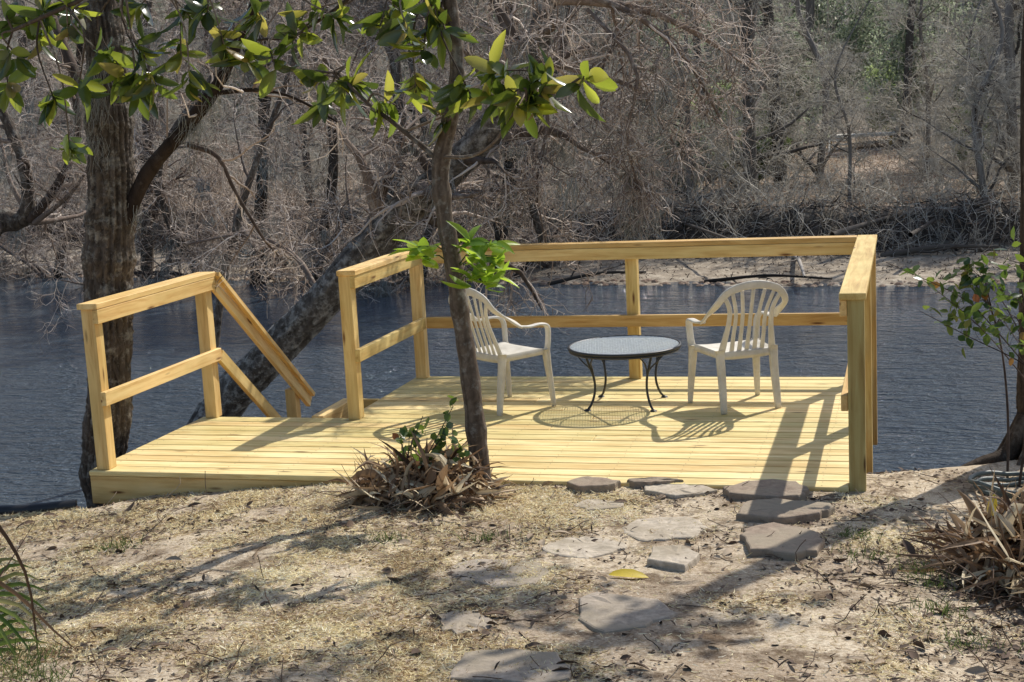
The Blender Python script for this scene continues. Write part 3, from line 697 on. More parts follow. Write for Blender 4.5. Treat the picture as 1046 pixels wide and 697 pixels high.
# --- bare tree generator
def bare_tree(name, trunk, radii, limb_n=8, limb_len=2., n2=6, n3=6, n4=5, grav=(0, -.02, -.05, -.06), seed=0, bark='bark_far', twig='twig', tmin=.25, rmin=.0035, moss=0, sides=8, label=None, cat='tree', group=None, limbs=(), mlen=.4, n5=0, ls=(.55, .5, .5, .5)):
    o = A(trunk[0], float); root = empty(name, o)
    tp = spline(A([A(q, float) for q in trunk]), 24)-o; tr_ = np.interp(np.linspace(0, 1, 24), np.linspace(0, 1, len(radii)), radii)
    tr_ = tr_*(1+.06*rng.normal(size=24))
    g = G(); g.add(*(rough_tube(tp, tr_, .11, 36, 140, 9, .05) if bark == 'bark_lichen' else tubes(tp, tr_, 12))); g.build('trunk', M[bark], root)
    P1, R1 = grow(tp[None], tr_[None], limb_n, limb_len, tmin, 1, (30, 75), 9, .16, grav[0], .5, rmin*1.6, taper=.08)
    g = G(); g.add(*tubes(P1, R1, sides))
    if limbs:
        ex = A([spline(A([A(q, float) for q in p])-o, 9) for p, r0, r1 in limbs]); er = A([np.linspace(r0, r1, 9) for p, r0, r1 in limbs])
        g.add(*tubes(ex, er, sides)); P1 = np.concatenate([P1, ex, ex, ex]); R1 = np.concatenate([R1, er, er, er])
    g.build('limbs', M['bark_limb' if twig == 'twig' else 'bark_far'], root)
    P2, R2 = grow(P1, R1, n2, limb_len*ls[0], .15, 1, (25, 70), 7, .22, grav[1], .45, rmin*1.5, taper=.2); g = G(); g.add(*tubes(P2, R2, 5))
    g.build('branches', M[twig], root)
    g = G(); P3, R3 = grow(P2, R2, n3, limb_len*ls[0]*ls[1], .1, 1, (25, 75), 6, .28, grav[2], .6, rmin); g.add(*tubes(P3, R3, 3))
    P4, R4 = grow(P3, R3, n4, limb_len*ls[0]*ls[1]*ls[2]*1.3, .1, 1, (25, 75), 5, .32, grav[3], .6, rmin*.8); g.add(*tubes(P4, R4, 3))
    if n5:
        P5, R5 = grow(P4, R4, n5, limb_len*ls[0]*ls[1]*ls[2]*ls[3]*1.3, .1, 1, (25, 75), 4, .35, grav[3], .6, rmin*.7); g.add(*tubes(P5, R5, 3))
    g.build('twigs', M[twig], root)
    if moss:
        g = G(); g.add(*moss_from(P3, moss, mlen, rmin*.6, .07)); g.build('hanging_moss', M['moss'], root)
    if label: tag(root, label, cat, group)
    return root

# --- leaning lichen covered tree behind the stairs
LY = 4.5
lean = [(-1.9, LY-1.5, -2.6)]+[at(*p, 'y', LY) for p in [(212, 440), (262, 378), (330, 308), (395, 235), (448, 185), (505, 128), (545, 60), (560, -10), (570, -70)]]
# its heavy side limbs
bare_tree('leaning_tree', lean, [.28, .225, .2, .19, .175, .155, .135, .1, .085, .06], 12, 1.7, 6, 6, 4, bark='bark_lichen', rmin=.0052, moss=48, mlen=.3, tmin=.35,
          grav=(-.03, -.04, -.04, -.04), label='leaning lichen covered tree crossing behind the stairs, its bare twigs spreading over the river', cat='tree',
          limbs=[([at(448, 185, 'y', LY), at(420, 150, 'y', LY), at(380, 120, 'y', LY+.3), at(330, 60, 'y', LY+.5)], .05, .02),
                 ([at(545, 60, 'y', LY), at(600, 75, 'y', LY), at(650, 92, 'y', LY+.2), at(690, 150, 'y', LY+.4)], .03, .012),
                 ([at(555, 0, 'y', LY), at(610, 2, 'y', LY), at(680, 18, 'y', LY+.2), at(770, 70, 'y', LY+.5)], .05, .015),
                 ([at(560, -10, 'y', LY), at(640, 10, 'y', LY), at(700, 60, 'y', LY+.2), at(735, 120, 'y', LY+.5)], .035, .012),
                 ([at(545, 60, 'y', LY), at(560, 120, 'y', LY-.1), at(548, 190, 'y', LY-.1), at(560, 260, 'y', LY-.1)], .022, .008),
                 ([at(510, 130, 'y', LY), at(530, 95, 'y', LY+.2), at(520, 40, 'y', LY+.4), at(500, -20, 'y', LY+.6)], .07, .04),
                 ([at(600, 10, 'y', LY), at(650, 70, 'y', LY-.3), at(640, 140, 'y', LY-.3), at(655, 200, 'y', LY-.2)], .02, .008),
                 ([at(330, 308, 'y', LY), at(300, 260, 'y', LY+.2), at(250, 240, 'y', LY+.3), at(190, 250, 'y', LY+.3)], .03, .01)])

# --- thicket of bare trees along the far waterline, twigs hanging over the river
thick = [((-20, 282), 25.5, (-60, 60), .13, 'bare thicket tree at the far left edge of the far waterline'), ((60, 281), 25.2, (80, 70), .12, 'bare thicket tree seen left of the thick furrowed trunk'),
         ((150, 281), 24.6, (150, 40), .14, 'bare thicket tree seen just right of the thick furrowed trunk'), ((205, 284), 23.8, (235, 50), .12, 'bare thicket tree above the stair handrail'),
         ((262, 286), 23.2, (270, 20), .14, 'bare thicket tree above the gap of the stairs'), ((322, 287), 23., (330, 40), .12, 'bare thicket tree left of the upper left railing corner'),
         ((375, 288), 22.6, (400, 10), .15, 'bare thicket tree above the upper left railing'), ((430, 289), 22.4, (420, 60), .1, 'bare thicket tree just left of the slim front tree'),
         ((505, 284), 23.2, (520, 20), .15, 'bare thicket tree just right of the slim front tree'), ((565, 276), 24.6, (575, 50), .12, 'bare thicket tree above the left part of the back railing')]
for (bx, by), Y, (tx, ty), r, lab in thick:
    b = at(bx, by, 'y', Y); t = at(tx, ty, 'y', Y-.6); b2 = A([b[0], b[1], WZ-.5])
    bare_tree('bare_tree', [b2, b, (b+t)/2+A([rng.normal()*.5, -.5, 0]), t, t+A([.4, .2, 2.5])], [r*1.4, r*1.1, r, r*.7, r*.4], 17, 3.4, 6, 6, 5, bark='bark_rough', twig='twig', rmin=.010, moss=16, tmin=.08, sides=5, mlen=.8,
              grav=(.0, -.04, -.05, -.05), label=lab, group='bare trees of the riverside thicket')
# two slender ones rising from the near bank beside the leaning trunk
for (bx, by), Y, (tx, ty), r, lab in [((222, 330), 5.4, (300, 60), .035, 'slender bare tree with pale hanging twigs beside the leaning trunk'), ((60, 330), 6., (110, 120), .03, 'slender bare tree behind the thick furrowed trunk')]:
    b = at(bx+ (0 if bx > 100 else 45), by, 'y', Y); t = at(tx, ty, 'y', Y+.3); b2 = A([b[0]-.2, b[1]-.4, -2.4])
    bare_tree('slender_tree', [b2, b, (b+t)/2+A([-.1, 0, 0]), t, t+A([.2, .1, 1.])], [r*1.4, r*1.2, r, r*.7, r*.4], 12, 1.3, 6, 6, 4, bark='bark_rough', rmin=.0034, moss=10, tmin=.3, grav=(-.02, -.08, -.1, -.1), label=lab)
# gnarled small tree at the left edge
b = at(-25, 262, 'y', 4.); 
bare_tree('gnarled_tree', [A([b[0]-1.2, 4., -2.2]), b, at(25, 222, 'y', 4.), at(22, 160, 'y', 4.), at(-10, 95, 'y', 4.), at(-60, 40, 'y', 4.)], [.16, .13, .08, .05, .04, .03], 8, 1.3, 5, 5, 4, bark='bark_rough', rmin=.0028, moss=8, grav=(.03, 0, -.03, -.03),
          label='gnarled grey tree with forked limbs at the left edge above the water', limbs=[([at(30, 225, 'y', 4.), at(55, 195, 'y', 4.), at(80, 140, 'y', 4.), at(72, 70, 'y', 4.)], .05, .03), ([at(35, 228, 'y', 4.), at(70, 200, 'y', 3.9), at(95, 165, 'y', 3.9)], .03, .01)])

# --- woods on the far bank
def proto_tree(h, r, seed, low):
    t = [(0, 0, -.5), (0, 0, 0), (rng.normal()*.15, 0, h*.3), (rng.normal()*.3, rng.normal()*.2, h*.6), (rng.normal()*.5, 0, h)]
    return bare_tree('woodland_tree', [A(q) for q in t], [r*1.25, r, r*.85, r*.6, r*.15], 16, h*.28, 6, 6, 5, grav=(.03, .0, -.02, -.02), bark='bark_far', twig='twig_far', rmin=.008, tmin=low, sides=5)
protos = [proto_tree(9, .12, 1, .1), proto_tree(12, .16, 2, .15), proto_tree(7, .07, 3, .05), proto_tree(14, .2, 4, .2)]
used = [False]*4
def put_tree(k, x, y, rz, s, label, group, name=None):
    z = float(far_z(x, y))
    if used[k]: o = copy_tree(protos[k])
    else: o = protos[k]; used[k] = True
    o.location = (x, y, z-.1); o.rotation_euler = (0, 0, rz); o.scale = (s, s, s)
    if name: o.name = name
    for key in ('group',):
        if key in o: del o[key]
    tag(o, label, 'tree', group); return o
def far_on(px, py):
    d = cf+cs*(px-523)/FPX-cu*(py-348.5)/FPX; t = 30.
    while t < 90:
        p = CAM+d*t
        if p[2] < float(far_z(p[0], p[1])): return p
        t += .1
    return CAM+d*55
spots = [((767, 205), 3, .9, 'dark straight trunk at the top of the far bank right of the thicket'), ((838, 185), 0, .95, 'thin bare trunk left of the distant little platform'),
         ((925, 150), 1, 1.1, 'bare trunk right of the distant little platform'), ((1005, 205), 0, .7, 'bare slim tree on the far bank near the right edge'),
         ((948, 190), 2, 1.0, 'bare sapling on the far bank right of the deck corner'), ((868, 205), 2, .7, 'low bare sapling on the far bank above the deck corner'),
         ((700, 195), 0, .8, 'bare tree on the far bank under the overhanging thicket twigs')]
for (px, py), k, s, lab in spots:
    p = far_on(px, py); put_tree(k, p[0], p[1], rng.uniform(0, 6.28), s, lab, 'named trees of the far bank')
PP = far_on(876, 152)
def clearline(x, y, m=1.5): return (np.abs(x-(CAM[0]+(PP[0]-CAM[0])*(y-CAM[1])/(PP[1]-CAM[1]))) < m*(.3+.7*y/PP[1])) & (y < PP[1]+2) & (y > 27)
print('platform', PP, far_on(767,205), far_on(838,185))
cnt = 0
while cnt < 95:
    yy = rng.uniform(29, 82); hw = (yy+7.6)*.42+3; cx_ = 4.97-(yy+7.6)*.285; xx = cx_+rng.uniform(-hw, hw)
    if yy-np.interp(xx, FX, FY) < 6.5: continue
    if clearline(xx, yy, 2.7): continue
    k = int(rng.integers(0, 4)); put_tree(k, xx, yy, rng.uniform(0, 6.28), rng.uniform(.75, 1.25), 'bare grey tree, one of many crowded in the depth of the far woods', 'bare trees in the far woods'); cnt += 1

def clump_shrub(name, loc, h, w, mat, n, label, group=None, leaf=.09, cat='shrub', stems=7):
    root = empty(name, loc); tag(root, label, cat, group); g = G(); Ps = []
    for k in range(stems):
        a = rng.uniform(0, 6.28); q = [(0, 0, -.1), (math.cos(a)*w*.15, math.sin(a)*w*.15, h*.35), (math.cos(a)*w*.35*rng.random(), math.sin(a)*w*.35, h*rng.uniform(.6, .95))]
        Ps.append(spline(A(q), 8))
    Ps = A(Ps); Rs = np.repeat(np.linspace(.03, .01, 8)[None], stems, 0)*h/3; g.add(*tubes(Ps, Rs, 5))
    P2, R2 = grow(Ps, Rs, 7, h*.35, .2, 1, (30, 75), 6, .25, 0, .5, .006); g.add(*tubes(P2, R2, 3)); g.build('stems', M['twig_far'], root)
    P3, _ = grow(P2, R2, 4, h*.15, .2, 1, (30, 80), 4, .3, 0, .5, .004)
    c = P3.reshape(-1, 3); c = c[rng.integers(0, len(c), n)]+rng.normal(size=(n, 3))*h*.03
    g = G(); g.add(*scatter(*LEAFLET, c, rng.normal(size=(n, 3)), rng.normal(size=(n, 3))+A([0, 0, .8]), leaf*rng.uniform(.6, 1.4, n), leaf*.6)); g.build('leaves', M[mat], root)
    return root
shr = [(735, 95, 40, 3.6, 3.2, 'fargreen'), (800, 60, 44, 5.5, 3.6, 'farleaf'), (915, 122, 57, 3.6, 3.0, 'fargreen'), (985, 130, 38, 2.2, 2.0, 'fargreen'), (770, 130, 34, 1.9, 2.4, 'fargreen'), (700, 150, 33, 2.2, 2.4, 'farleaf'), (1012, 90, 44, 4.6, 3.2, 'farleaf'), (850, 40, 62, 8, 5, 'farleaf'), (690, 60, 44, 6.5, 4.5, 'farleaf'), (945, 40, 54, 8, 5, 'farleaf')]
names = ['pale green tall shrub in the far woods above the deck rail', 'dark evergreen in the far woods left of the bare forked trunks', 'light green shrub just right of the distant little platform', 'small yellow green shrub in the far woods near the right edge', 'green bush left of the distant little platform', 'low green bush at the foot of the overhanging thicket', 'evergreen at the right edge of the far woods', 'tall evergreen deep in the far woods, left of its twin', 'tall evergreen behind the overhanging twigs in the far woods', 'tall evergreen deep in the far woods near the right edge']
for (px, py, Y, h, w, m), lab in zip(shr, names):
    p = at(px, py, 'y', Y); clump_shrub('evergreen_shrub', (p[0], Y, float(far_z(p[0], Y))), h, w, m, 6500, lab, 'evergreens of the far woods', .1 if h < 4 else .13)

# understory brush on the far bank: nobody could count it
def field(n, y0, y1, tmin=5.5):
    yy = rng.uniform(y0, y1, n*3); hw = (yy+7.6)*.42+4; xx = 4.97-(yy+7.6)*.285+rng.uniform(-1, 1, n*3)*hw
    ok = (yy-np.interp(xx, FX, FY)) > tmin
    ok &= ~(clearline(xx, yy, 2.4) & (rng.random(len(xx)) < (1 if tmin > 5.3 else 0)))
    xx = xx[ok][:n]; yy = yy[ok][:n]; return np.stack([xx, yy, far_z(xx, yy)], -1)
def shoots(base, h, K=5, wob=.2, up=.1, lean=.5):
    n = len(base); d = nrmz(rng.normal(size=(n, 3))*lean+A([0, 0, 1])); P = np.zeros((n, K, 3)); P[:, 0] = base; L_ = h*rng.uniform(.3, 1.2, n)
    for k in range(1, K): d = nrmz(d+rng.normal(size=(n, 3))*wob+A([0, 0, up])); P[:, k] = P[:, k-1]+d*(L_/(K-1))[:, None]
    return P
b = field(2100, 27, 84); P = shoots(b, 3.4); Rr = np.full((len(P), 5), .014)*np.linspace(1, .4, 5)
g = G(); g.add(*tubes(P, Rr, 3)); P2, R2 = grow(P, Rr, 6, 1.3, .2, 1, (25, 70), 5, .3, .02, .6, .007); g.add(*tubes(P2, R2, 3))
P3, R3 = grow(P2, R2, 4, .7, .2, 1, (25, 70), 4, .3, 0, .6, .006); g.add(*tubes(P3, R3, 3))
b = np.concatenate([field(1500, 24.5, 29.5, 3.6), field(700, 28, 52, 6)]); P = shoots(b, 1.1, 5, .3, .05, .9); Rr = np.full((len(P), 5), .012)*np.linspace(1, .4, 5); g.add(*tubes(P, Rr, 3))
P2, R2 = grow(P, Rr, 5, .6, .1, 1, (25, 80), 5, .35, -.02, .6, .006); g.add(*tubes(P2, R2, 3))
tag(g.build('underbrush', M['twig_far']), 'grey leafless underbrush filling the woods on the far bank', 'brush', kind='stuff')
b = field(34000, 25, 60, 4.9); P = shoots(b, .38, 3, .4, -.3, 1.2)
g = G(); g.add(*ribbons(P, np.full((len(P), 3), .03)*A([1, .8, .2]), rng.normal(size=(len(P), 3))))
tag(g.build('dry_undergrowth', M['russet']), 'russet dry grass and leaves covering the slope of the far bank', 'undergrowth', kind='stuff')
b = field(7000, 21.5, 27, .5); P = shoots(b, .12, 3, .5, -.5, 2.); g = G(); g.add(*ribbons(P, np.full((len(P), 3), .025)*A([1, .8, .2]), rng.normal(size=(len(P), 3)))); tag(g.build('beach_litter', M['litter']), 'dark scraps of leaves and sticks washed onto the far sand', 'leaf litter', kind='stuff')
# far-off woods
n = 2500; yy = rng.uniform(84, 125, n); xx = 4.97-(yy+7.6)*.285+rng.uniform(-1, 1, n)*((yy+7.6)*.5+6); b = np.stack([xx, yy, far_z(xx, yy)], -1)
P = shoots(b, 13, 6, .06, .1, .12); Rr = np.full((n, 6), .09)*rng.uniform(.4, 1.5, n)[:, None]*np.linspace(1, .4, 6)
g = G(); g.add(*tubes(P, Rr, 4)); P2, R2 = grow(P, Rr, 9, 2.6, .1, 1, (25, 75), 5, .25, .02, .45, .015); g.add(*tubes(P2, R2, 3))
woods = g.build('distant_woods', M['twig_far']); tag(woods, 'grey mass of far-off leafless woods closing the view', 'woods', kind='stuff')
n = 190000; yy = rng.uniform(90, 130, n); xx = 4.97-(yy+7.6)*.285+rng.uniform(-1, 1, n)*((yy+7.6)*.5+6); zz = 15*rng.random(n)**1.1
keep = (noise(xx, zz*2.2, 4, 3) > -.55-.25*(zz < 5)); xx, yy, zz = xx[keep], yy[keep], zz[keep]; p = np.stack([xx, yy, far_z(xx, yy)+zz], -1); n = len(p)
g = G(); g.add(*scatter(*LEAFLET, p, rng.normal(size=(n, 3)), rng.normal(size=(n, 3)), .42*rng.uniform(.5, 1.3, n), .26, np.clip(.35+.35*noise(xx, zz*2, 3, 3)+.2*rng.normal(size=n), 0, 1)))
tag(g.build('distant_evergreens', M['farleaf']), 'dull green mass of far-off evergreens behind the bare woods', 'woods', kind='stuff')

# dark roots on the cut bank, driftwood
n = 4200; xx = rng.uniform(-22, 16, n); t = 4.6+1.0*noise(xx, 0*xx, 4, 2)+rng.uniform(-.5, 1.4, n); yy = np.interp(xx, FX, FY)+t; b = np.stack([xx, yy, far_z(xx, yy)+rng.random(n)*.15], -1)
K = 6; d = nrmz(rng.normal(size=(n, 3))*A([1.2, .5, .5])+A([0, -.6, -.5])); P = np.zeros((n, K, 3)); P[:, 0] = b; L_ = rng.uniform(.3, 1.5, n)
for k in range(1, K): d = nrmz(d+rng.normal(size=(n, 3))*.35+A([0, -.05, -.12])); P[:, k] = P[:, k-1]+d*(L_/5)[:, None]; P[:, k, 2] = np.maximum(P[:, k, 2], far_z(P[:, k, 0], P[:, k, 1]))
g = G(); g.add(*tubes(P, (.005+.022*rng.random(n)**3)[:, None]*np.linspace(1, .3, K)[None], 4))
tag(g.build('tangled_roots', M['root']), 'tangle of dark roots hanging from the cut edge of the far bank', 'roots', kind='stuff')
n = 700; xx = rng.uniform(-24, 12, n); yy = np.interp(xx, FX, FY)+rng.uniform(-.15, .5, n); p = np.stack([xx, yy, np.maximum(far_z(xx, yy), WZ)+.0], -1)
ico = []
for i in range(n):
    s = rng.uniform(.025, .085)
    for_ = tubes(A([p[i]+A([0, 0, -s*.5]), p[i]+A([0, 0, s*.1]), p[i]+A([0, 0, s*.5])])[None], A([[s*.8, s*rng.uniform(.9, 1.3), s*.5]]), 6, cap=True); ico.append(for_)
g = G()
for v_, f_, r_ in ico: g.add(v_, f_, r_)
tag(g.build('shore_rubble', M['russet'], smooth=False), 'line of small reddish stones along the far waterline', 'stones', kind='stuff')
def log(px, py, px2, py2, r, lab, z=-1.62, br=5):
    a = at(px, py, 'z', z); b_ = at(px2, py2, 'z', z+.12); root = empty('fallen_branch', a); tag(root, lab, 'driftwood', 'driftwood on the far bank')
    p = spline(A([[0, 0, 0], (b_-a)*.5+A([0, 0, .1]), b_-a]), 10); g = G(); g.add(*tubes(p, np.linspace(r, r*.4, 10)*(1+.1*rng.normal(size=10)), 7))
    P1, R1 = grow(p[None], np.linspace(r, r*.4, 10)[None], br, .9, .2, 1, (30, 70), 6, .25, .02, .5, .008); g.add(*tubes(P1, R1, 4)); g.build('log', M['root'], root)
log(560, 290, 660, 278, .05, 'thin fallen branch on the sand left of the back post', -1.72); log(720, 288, 850, 285, .045, 'dark log lying in the water edge behind the right chair', -1.78)
log(812, 262, 822, 283, .06, 'short dark stump leaning on the sand near the deck corner', -1.6, 2); log(900, 262, 1020, 252, .08, 'fallen dark log on the sand right of the deck corner')
log(640, 215, 760, 250, .06, 'dark fallen branch sliding down the cut bank', -1.1); log(850, 240, 960, 215, .07, 'dead branch lying against the cut bank right of the middle', -1.1); log(930, 240, 1040, 180, .05, 'bleached fallen branch at the right end of the cut bank', -1.)

# distant little platform with steps
p = far_on(876, 152); zt = .55
pf = empty('river_platform', (p[0], p[1], p[2])); tag(pf, 'small weathered wooden platform with steps far off across the river', 'platform')
beam('platform_floor', (-1.3, 0, zt), (1.5, 0, zt), 1.6, .10, M['grey_wood'], pf)
for x, y in ((-1.1, -.6), (1.3, -.6), (-1.1, .6), (1.3, .6)): beam('support_post', (x, y, -.3), (x, y, zt-.06), .12, .12, M['wood_dark'], pf, (0, 1, 0))
for k in range(4): beam('step', (-1.0, -.95-.25*k, zt-.15-.16*k), (-.3, -.95-.25*k, zt-.15-.16*k), .22, .05, M['grey_wood'], pf)
for x in (-1.05, -.25): beam('stringer', (x, -.8, zt-.05), (x, -1.95, zt-.8), .06, .16, M['grey_wood'], pf)

# --- right edge tree with spreading roots
rt = empty('riverside_tree', (5.75, 1.2, -.3)); tag(rt, 'brown trunk with flaring roots at the right edge of the picture', 'tree'); off = A(rt.location)
path = [A([5.74, 1.2, -.7]), A([5.74, 1.2, -.15]), A([5.72, 1.2, .15]), A([5.705, 1.2, .6]), A([5.70, 1.2, 1.3]), A([5.695, 1.2, 2.3]), A([5.77, 1.2, 4.]), A([5.9, 1.3, 7])]
tp = spline(A(path), 36); r_ = np.interp(np.linspace(0, 1, 36), np.linspace(0, 1, 8), [.22, .15, .115, .095, .09, .085, .08, .05])
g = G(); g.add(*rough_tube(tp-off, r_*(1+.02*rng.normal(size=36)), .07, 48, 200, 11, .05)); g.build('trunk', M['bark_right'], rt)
g = G()
for a in (150, 185, 215, 245, 280, 120):
    a = R(a+rng.uniform(-8, 8)); d = A([math.cos(a), math.sin(a), 0]); Lr = rng.uniform(.35, .65); q = []
    for t in (0, .3, .6, 1):
        x_, y_ = (tp[6]+d*(.08+Lr*t))[:2]; q.append(A([x_, y_, max(ground_z(x_, y_), -.9)+.10*(1-t)-.02+(.18 if t == 0 else 0)]))
    g.add(*tubes(spline(A(q), 12)-off, np.linspace(.07, .02, 12), 8))
g.build('root_flare', M['bark_right'], rt)
P1, R1 = grow(tp[None]-off, r_[None], 9, 2.0, .84, 1, (40, 80), 9, .16, .05, .35, .01); P2, R2 = grow(P1, R1, 7, 1.1, .2, 1, (30, 70), 6, .25, 0, .5, .005); P3, R3 = grow(P2, R2, 6, .5, .2, 1, (30, 70), 5, .25, 0, .5, .003)
g = G()
for q, r in ((P1, R1), (P2, R2), (P3, R3)): g.add(*tubes(q, r, 4))
g.build('branches', M['bark_right'], rt)
c = P2[:, 2:].reshape(-1, 3); c = c[c[:, 2]+off[2] > 3.4]; c = c[rng.integers(0, len(c), 560)]+rng.normal(size=(560, 3))*.12
g = G(); g.add(*scatter(*BIGLEAF, c, rng.normal(size=(560, 3))-A([0, 0, .3]), rng.normal(size=(560, 3))*.7+A([0, 0, 1]), .17*rng.uniform(.6, 1.3, 560), .08)); g.build('leaves', M['magleaf'], rt)  # unseen crown leaves, added above the frame to dapple the ground with shade

# holly sapling by the right tree
hs = empty('holly_sapling', (5.55, .35, float(ground_z(5.55, .35)))); tag(hs, 'holly sapling with thin arching stems and small leaves in front of the right edge trunk', 'shrub'); off = A(hs.location)
tips_ = [(925, 272), (955, 300), (940, 318), (985, 268), (1000, 285), (1020, 262), (1035, 300), (985, 325), (1040, 330), (1010, 335), (965, 285), (1045, 270), (905, 268), (1040, 350)]
g = G(); SP = []; b0 = A([5.55, .35, float(ground_z(5.55, .35))-.05])
mains = [spline(A([b0+A([dx, dy, 0]), b0+A([dx*2+.05, dy, .45]), b0+A([dx*3+.06, dy*2, .85]), b0+A([dx*4, dy*3, 1.2])]), 16) for dx, dy in ((0, 0), (-.05, .08), (.06, -.04))]
for q, (px, py) in enumerate(tips_):
    t = at(px, py, 'y', .3+rng.uniform(-.25, .25)); mq = mains[q % 3]; o_ = mq[int(rng.integers(7, 14))]
    mid = (o_+t)/2+A([rng.normal()*.04, rng.normal()*.04, .07+.04*rng.random()]); SP.append(spline(A([o_, mid*.5+o_*.5+A([0, 0, .02]), mid, t]), 16))
g.add(*tubes(A(mains)-off, np.repeat(np.linspace(.008, .004, 16)[None], 3, 0), 6))
SP = A(SP); SR = np.repeat(np.linspace(.0045, .0016, 16)[None], len(SP), 0); g.add(*tubes(SP-off, SR, 5))
P2, R2 = grow(SP, SR, 8, .22, .35, 1, (30, 80), 5, .25, .02, .6, .0014); g.add(*tubes(P2-off, R2, 3)); g.build('stems', M['bark_rust'], hs)
c = P2[:, 2:].reshape(-1, 3); c = c[rng.random(len(c)) < .75]; n = len(c)
g = G(); g.add(*scatter(*SMALLLEAF, c-off, rng.normal(size=(n, 3))+A([0, -.2, -.1]), rng.normal(size=(n, 3))*.7+A([0, 0, 1]), .07*rng.uniform(.6, 1.3, n), .042)); g.build('leaves', M['hollyleaf'], hs)

# dry leaf heaps
def heap(name, label, c, rad, hgt, n, length, width, parts=True):
    root = empty(name, (c[0], c[1], float(ground_z(c[0], c[1])))); tag(root, label, 'leaf pile'); off = A(root.location)
    P, Wd, sd = curl_blades(n, c, rad, hgt, length, width, (-.3, 1.2), 1.0); g = G(); g.add(*ribbons(P-off, Wd, sd, .3)); g.build('dry_leaves', M['dead'], root)
    nb = n//4; P, Wd, sd = curl_blades(nb, c, rad, hgt, length*.75, width*2.3, (-.3, 1.1), 1.3); g = G(); g.add(*ribbons(P-off, Wd, sd, .45, .45+.55*rng.random(nb))); g.build('broad_leaves', M['dead'], root)
    P = curl_blades(n//3, c, rad*1.2, hgt*.5, length*.9, .01, (-.1, .9), .4)[0]; g = G(); g.add(*tubes(P-off, np.full(P.shape[:2], .0035)*np.linspace(1, .4, 6), 4)); g.build('sticks', M['litter'], root)
    return root
hp = heap('leaf_heap', 'heap of curled dry brown leaves around the foot of the slim tree', (2.36, -.40), .46, .20, 620, .27, .026)
hp2 = heap('leaf_heap', 'large mound of dead strap leaves at the right edge', (5.66, -1.42), .60, .30, 1150, .33, .028)
def yleaf(px, py, z, L_, lab, rot, name='fallen_leaf'):
    p = at(px, py, 'z', z) if z is not None else on_ground(px, py)+A([0, 0, .012]); g = G(); g.add(*scatter(*BIGLEAF, A([[0, 0, 0.]]), A([rot]), A([[0, -.3, 1.]]), A([L_]), A([L_*.36]), A([.7])))
    o = g.build(name, M['yellow']); o.location = p; tag(o, lab, 'leaf'); return o
yleaf(622, 590, None, .17, 'bright yellow fallen leaf lying beside the pale stone', (1, .12, .08)); yleaf(1012, 530, .25, .11, 'yellow leaf caught upright in the right leaf mound', (.12, .1, 1))
# sprig rising from the heap
sg = empty('leafy_sprig', (2.25, -.45, 0)); tag(sg, 'small green sprig growing out of the leaf heap by the slim tree', 'sapling'); off = A(sg.location)
SP = A([spline(A([[2.25, -.45, 0.], (A([2.25, -.45, 0])+at(px, py, 'y', -.45))/2+A([rng.normal()*.02, 0, 0]), at(px, py, 'y', -.45)]), 8) for px, py in [(432, 425), (455, 440), (418, 445), (463, 415), (445, 455), (408, 440), (478, 450)]])
SR = np.repeat(np.linspace(.005, .002, 8)[None], 7, 0); g = G(); g.add(*tubes(SP-off, SR, 5)); P2, R2 = grow(SP, SR, 6, .1, .5, 1, (30, 80), 4, .2, .03, .6, .0012); g.add(*tubes(P2-off, R2, 3)); g.build('stems', M['bark_rust'], sg)
c = np.concatenate([P2[:, -1], P2[:, 2]]); n = len(c); g = G(); g.add(*scatter(*SMALLLEAF, c-off, rng.normal(size=(n, 3)), rng.normal(size=(n, 3))*.6+A([0, 0, 1]), .06*rng.uniform(.6, 1.2, n), .042)); g.build('leaves', M['hollyleaf'], sg)

# palmetto at the lower left
pm = empty('palmetto', (1.35, -3.05, float(ground_z(1.35, -3.05)))); tag(pm, 'palmetto fan leaves poking in at the lower left corner', 'palm'); off = A(pm.location)
g = G(); gs = G()
for (hx, hy), dirv, nb, L_ in (((-30, 610), (.9, .1, .1), 13, .34), ((-30, 668), (.9, 0, -.05), 13, .36)):
    hub = at(hx, hy, 'y', -3.); gs.add(*tubes(spline(A([[1.35, -3.05, float(ground_z(1.35, -3.05))], (hub+A([1.35, -3.05, .2]))/2, hub]), 8)-off, np.linspace(.01, .006, 8), 6))
    d0 = nrmz(A(dirv, float)); sdv = nrmz(np.cross(d0, A([.2, -1, .4]))); P = []
    for k in range(nb):
        a = R(-70+140*k/(nb-1)); d = math.cos(a)*d0+math.sin(a)*sdv; ll = L_*(.75+.25*math.cos(a)); q = [hub, hub+d*ll*.35, hub+d*ll*.7-A([0, 0, .02]), hub+d*ll-A([0, 0, .06+.08*rng.random()])]; P.append(spline(A(q), 6))
    P = A(P)-off; g.add(*ribbons(P, np.full((nb, 6), .02)*A([.5, 1, 1, .8, .5, .05]), np.repeat(A([[.1, .2, 1.]]), nb, 0)+rng.normal(size=(nb, 3))*.15, .25))
    for k in (2, 5):
        pass
g.build('fan_leaves', M['palm'], pm); gs.build('stalks', M['palm'], pm)
dp = empty('dead_frond', at(-10, 560, 'y', -3.)); tag(dp, 'dry brown palm strands bending down at the left edge', 'palm frond'); off = A(dp.location)
P = A([spline(A([at(*q, 'y', -3.) for q in s]), 8) for s in [((-20, 515), (10, 555), (30, 600), (40, 680)), ((-10, 590), (20, 610), (50, 640), (75, 662)), ((-10, 600), (5, 580), (25, 550), (36, 532))]])-off
g = G(); g.add(*ribbons(P, np.full((3, 8), .02)*np.linspace(1, .3, 8), A([[.5, .3, .8]]*3), .3)); g.build('strand', M['dead'], dp)

